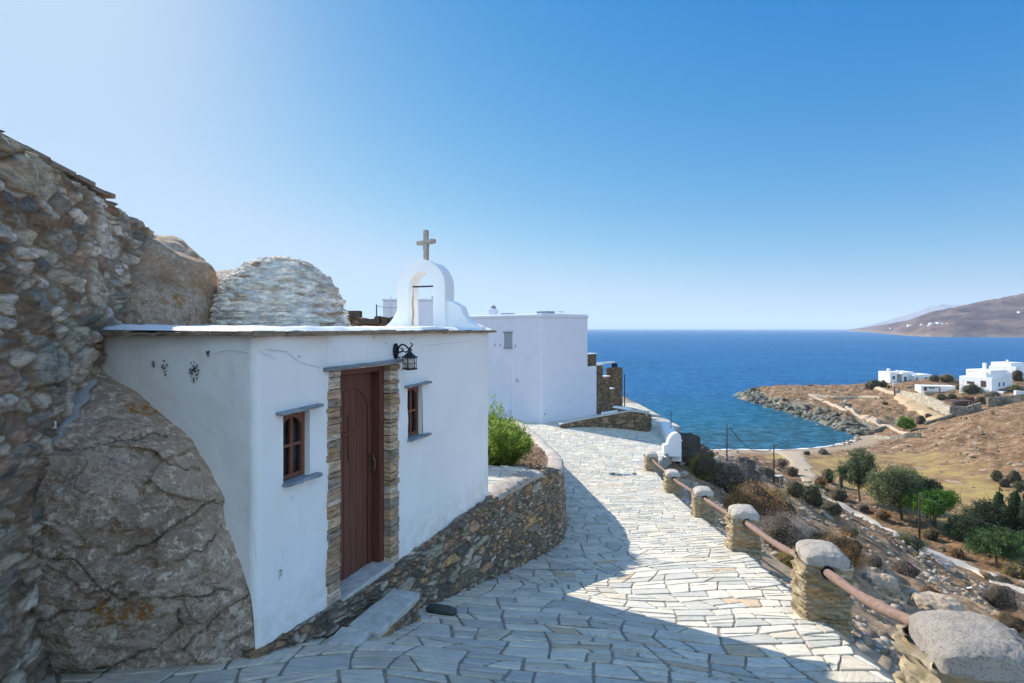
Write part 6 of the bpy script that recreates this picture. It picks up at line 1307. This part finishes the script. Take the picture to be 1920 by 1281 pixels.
# tiny houses across the bay
hv = np.empty(len(bpy.data.objects['hills'].data.vertices)*3, np.float32); bpy.data.objects['hills'].data.vertices.foreach_get('co', hv); hv = hv.reshape(-1, 3); hx, hy = 960+1000*hv[:, 0]/hv[:, 1], 616-1000*hv[:, 2]/hv[:, 1]
idx = np.arange(len(hv)); frontm = idx < 260*42; k0 = None
for k, (x, y, w_) in enumerate([(1704, 610, 26), (1711, 609, 16), (1729, 610.5, 22), (1744, 610.5, 20), (1749, 607, 26), (1755, 606.5, 12), (1763, 606.5, 26), (1770, 608, 16), (1775, 607, 10), (1672, 616, 18), (1678, 615, 10), (1912, 586, 22)]):
    j = idx[frontm][np.argmin((hx[frontm]-x)**2+(hy[frontm]-y)**2)]
    if k0 is None:
        k0 = thing('distant_house', 'tiny white house on the far hillside across the bay', 'house', tuple(hv[j]), 0, 'tiny white houses across the bay'); t = k0
        MB().box(-.5, .5, 0, .6, -.4, .26).box(-.5, .1, -.1, .5, -.4, .40).build('wall', M['plaster_far'], t)
    else: t = copy_tree(k0); t.location = tuple(hv[j])
    t.scale = (w_*.62, w_*.62, w_*.55)

# ------------------------------------------------------------------ loose stones on the land
import bmesh
def ico(sub):
    bm = bmesh.new(); bmesh.ops.create_icosphere(bm, subdivisions=sub, radius=1); V = np.array([v.co[:] for v in bm.verts]); F = np.array([[v.index for v in f.verts] for f in bm.faces]); bm.free(); return V, F
def scatter(name, P, Sz, m, seed, sub=1, flat=.55, kind='stuff', sink=.25):
    R = np.random.default_rng(seed); V0, F0 = ico(sub); n_ = len(P); K_ = 9; Nn = R.normal(size=(n_, K_, 3)); Nn /= np.linalg.norm(Nn, axis=2, keepdims=True); dk = R.uniform(.45, 1.0, (n_, 1, K_)); dt_ = np.einsum('vc,nkc->nvk', V0, Nn); rad_ = np.minimum(np.where(dt_ > .05, dk/np.maximum(dt_, .05), 9).min(2), 1.25); S = V0[None]*rad_[..., None]; ax = np.stack([R.uniform(.8, 1.6, n_), R.uniform(.6, 1.1, n_), flat*R.uniform(.5, 1.3, n_)], -1)
    S = S*ax[:, None]*Sz[:, None, None]; a_ = R.uniform(0, 2*pi, n_); tl = R.normal(size=n_)*.35; c, s = np.cos(a_)[:, None], np.sin(a_)[:, None]; x, y, z = S[..., 0], S[..., 1], S[..., 2]
    x, z = x*np.cos(tl)[:, None]-z*np.sin(tl)[:, None], x*np.sin(tl)[:, None]+z*np.cos(tl)[:, None]; S = np.stack([x*c-y*s, x*s+y*c, z], -1)+P[:, None]+np.array([0, 0, 1])*(Sz*flat*(.5-sink))[:, None, None]
    F = (F0[None]+(np.arange(n_)*len(V0))[:, None, None]).reshape(-1, 3)
    return tag(obj(name, S.reshape(-1, 3), F, m, None, {'cell': np.repeat(R.random(n_), len(V0))}), kind=kind)
def mk_scree(name, cols):
    n = NM(name, .92, .15); c = n.ramp(n.attr('cell'), [(i/(len(cols)-1), c) for i, c in enumerate(cols)]); n.pos(False)
    c = n.mix(.7, c, n.ramp(n.noise(3.5, 7, .7), [(.3, (.5, .5, .5)), (.7, (1.35, 1.35, 1.35))]), 'MULTIPLY'); return n.out(c, n.bump(n.noise(12, 6, .7), .9, .04))
R = np.random.default_rng(77); N0 = 60000; yy = np.exp(R.uniform(math.log(3), math.log(75), N0)); ff = R.random(N0)**1.3; xx = edge_x(yy)+.35+ff*(46-edge_x(yy)); bd = fbm(xx/1.6, yy/5.5, o=3, k=55); keepm = (xx < yy*1.1) & (bd+.9*R.random(N0) > .62)
xx, yy = xx[keepm][:6500], yy[keepm][:6500]; sz = np.exp(R.normal(-3.1, .6, len(xx)))*(1+yy/30); sz = np.clip(sz, .015, .26+yy*.003)
SC = mk_scree('hillside_stone', [(.30, .235, .17), (.40, .34, .275), (.20, .145, .10), (.46, .405, .335), (.34, .23, .14)])
scatter('hillside_stones', np.stack([xx, yy, land_z(xx, yy)], -1), sz, SC, 5)
n_ = 2600; xx = R.uniform(4.4, 9.5, n_*3); yy = R.uniform(7, 22, n_*3); m_ = (xx > edge_x(yy)+.1) & (xx < edge_x(yy)+.25+1.6*R.random(n_*3)) ; xx, yy = xx[m_][:n_], yy[m_][:n_]
scatter('whitewashed_stones', np.stack([xx, yy, land_z(xx, yy)], -1), np.exp(R.normal(-3.25, .45, len(xx))), mk_scree('limewashed_stone', [(.46, .46, .46), (.60, .60, .60), (.36, .34, .31), (.66, .66, .65)]), 6)
# low scrub dotted over the far ground, too many to count
R = np.random.default_rng(31); n_ = 5200; xx = R.uniform(50, 230, n_); yy = R.uniform(45, 245, n_); zz = land_z(xx, yy); b0, h0, f0 = masks(xx, yy); m_ = (zz > SEA+.8) & (xx < yy*1.05) & (b0 < .1) & (R.random(n_) > f0*.93) & (fbm(xx/9, yy/9, o=3, k=77)+.5*R.random(n_) > .1); xx, yy, zz = xx[m_], yy[m_], zz[m_]
scatter('scrub', np.stack([xx, yy, zz], -1), np.exp(R.normal(-1.25, .45, len(xx))), mk_scree('low_scrub', [(.07, .06, .03), (.13, .11, .06), (.20, .13, .07), (.10, .10, .05), (.16, .13, .09)]), 15, 1, .5)
m_ = R.random(len(xx)) < .55; xx, yy = xx[m_]+R.normal(size=m_.sum())*3, yy[m_]+R.normal(size=m_.sum())*3; zz = land_z(xx, yy); m_ = zz > SEA+.5
scatter('field_stones', np.stack([xx, yy, zz], -1)[m_], np.exp(R.normal(-1.5, .5, m_.sum())), SC, 16, 1, .5)
# shore rocks
line = [(96.5, 149), (99, 158), (100.5, 168), (100, 180), (99, 195), (98.8, 210), (100, 222), (104, 235), (110, 246)]; t_ = R.random(900)*(len(line)-1); k_ = t_.astype(int); la_ = np.array(line); P2 = la_[k_]+(la_[np.minimum(k_+1, 8)]-la_[k_])*(t_-k_)[:, None]+R.normal(size=(900, 2))*np.array([1.6, 1.2])+np.array([.8, 0])
scatter('shore_rocks', np.stack([P2[:, 0], P2[:, 1], np.maximum(land_z(P2[:, 0], P2[:, 1]), SEA-.3)], -1), np.clip(np.exp(R.normal(-.55, .5, 900)), 0, 1.25), mk_scree('dark_shore_rock', [(.07, .065, .05), (.14, .13, .10), (.24, .235, .19), (.10, .09, .07), (.30, .30, .25)]), 8, 2, .6)
line = np.array([(40, 118), (44, 124), (47, 129), (50, 131)]); P2 = np.concatenate([line[R.integers(0, 4, 60)]+R.normal(size=(60, 2))*2.2, np.stack([R.uniform(80, 97, 60), np.zeros(60)], -1)]); P2[60:, 1] = np.interp(P2[60:, 0], [80, 92, 97], [134, 142.5, 149])+R.normal(size=60)*.7
scatter('beach_rocks', np.stack([P2[:, 0], P2[:, 1], np.maximum(land_z(P2[:, 0], P2[:, 1]), SEA-.1)], -1), np.exp(R.normal(-1.0, .45, 120)), SC, 9, 1, .6)
def rock(px, py, wpx, hpx, label, m, seed, dp=.8):
    P = hit(px, py); s = P[1]/1000; o = blob('rock', tuple(P+np.array([0, .3, hpx*s*.25])), (wpx*s/2, wpx*s/2*dp, hpx*s*.72), m, seed, .30, 5, 2.3, rz=seed*.7); tag(o, label, 'rock', 'rocks on the slope')
DR = plain('dark_layered_schist', (.085, .07, .06), .9, .5, 5, 1.0, .05, stretch=(1, 1, 5))
rock(1282, 866, 74, 50, 'big dark rock beside the rounded white wall end', DR, 401); rock(1322, 862, 40, 22, 'dark ledge of rock on the crest behind the big dark rock', DR, 402); rock(1402, 882, 36, 22, 'jagged brown rock on the crest by the first utility pole', DR, 403)
rock(1340, 985, 0+26, 24, 'yellowish rock wedged beside the fourth pillar', M['looserock'], 404); rock(1440, 896, 30, 18, 'brown rock on the crest left of the meter box', DR, 405)
rock(1545, 852, 18, 9, 'dark rock at the right end of the beach', DR, 406)
rock(1770, 1150, 80, 26, 'flat pale rock outcrop in the middle of the near slope', M['looserock'], 407); rock(1660, 1110, 60, 26, 'pale broken outcrop behind the first rail', M['looserock'], 408); rock(1868, 1215, 80, 40, 'pale layered outcrop low at the right edge', M['looserock'], 409)

# ------------------------------------------------------------------ sea air
hz = bpy.data.materials.new('haze'); hz.use_nodes = True; _n = hz.node_tree; _n.nodes.remove(_n.nodes['Principled BSDF'])
pv = _n.nodes.new('ShaderNodeVolumePrincipled'); pv.inputs['Color'].default_value = (.80, .88, 1.0, 1); pv.inputs['Density'].default_value = 7.0e-5; pv.inputs['Anisotropy'].default_value = .0
_n.links.new(pv.outputs[0], _n.nodes['Material Output'].inputs['Volume'])
hb_ = MB().box(-31000, 31000, -31000, 31000, -38, 520).build('haze', hz); tag(hb_, kind='stuff')
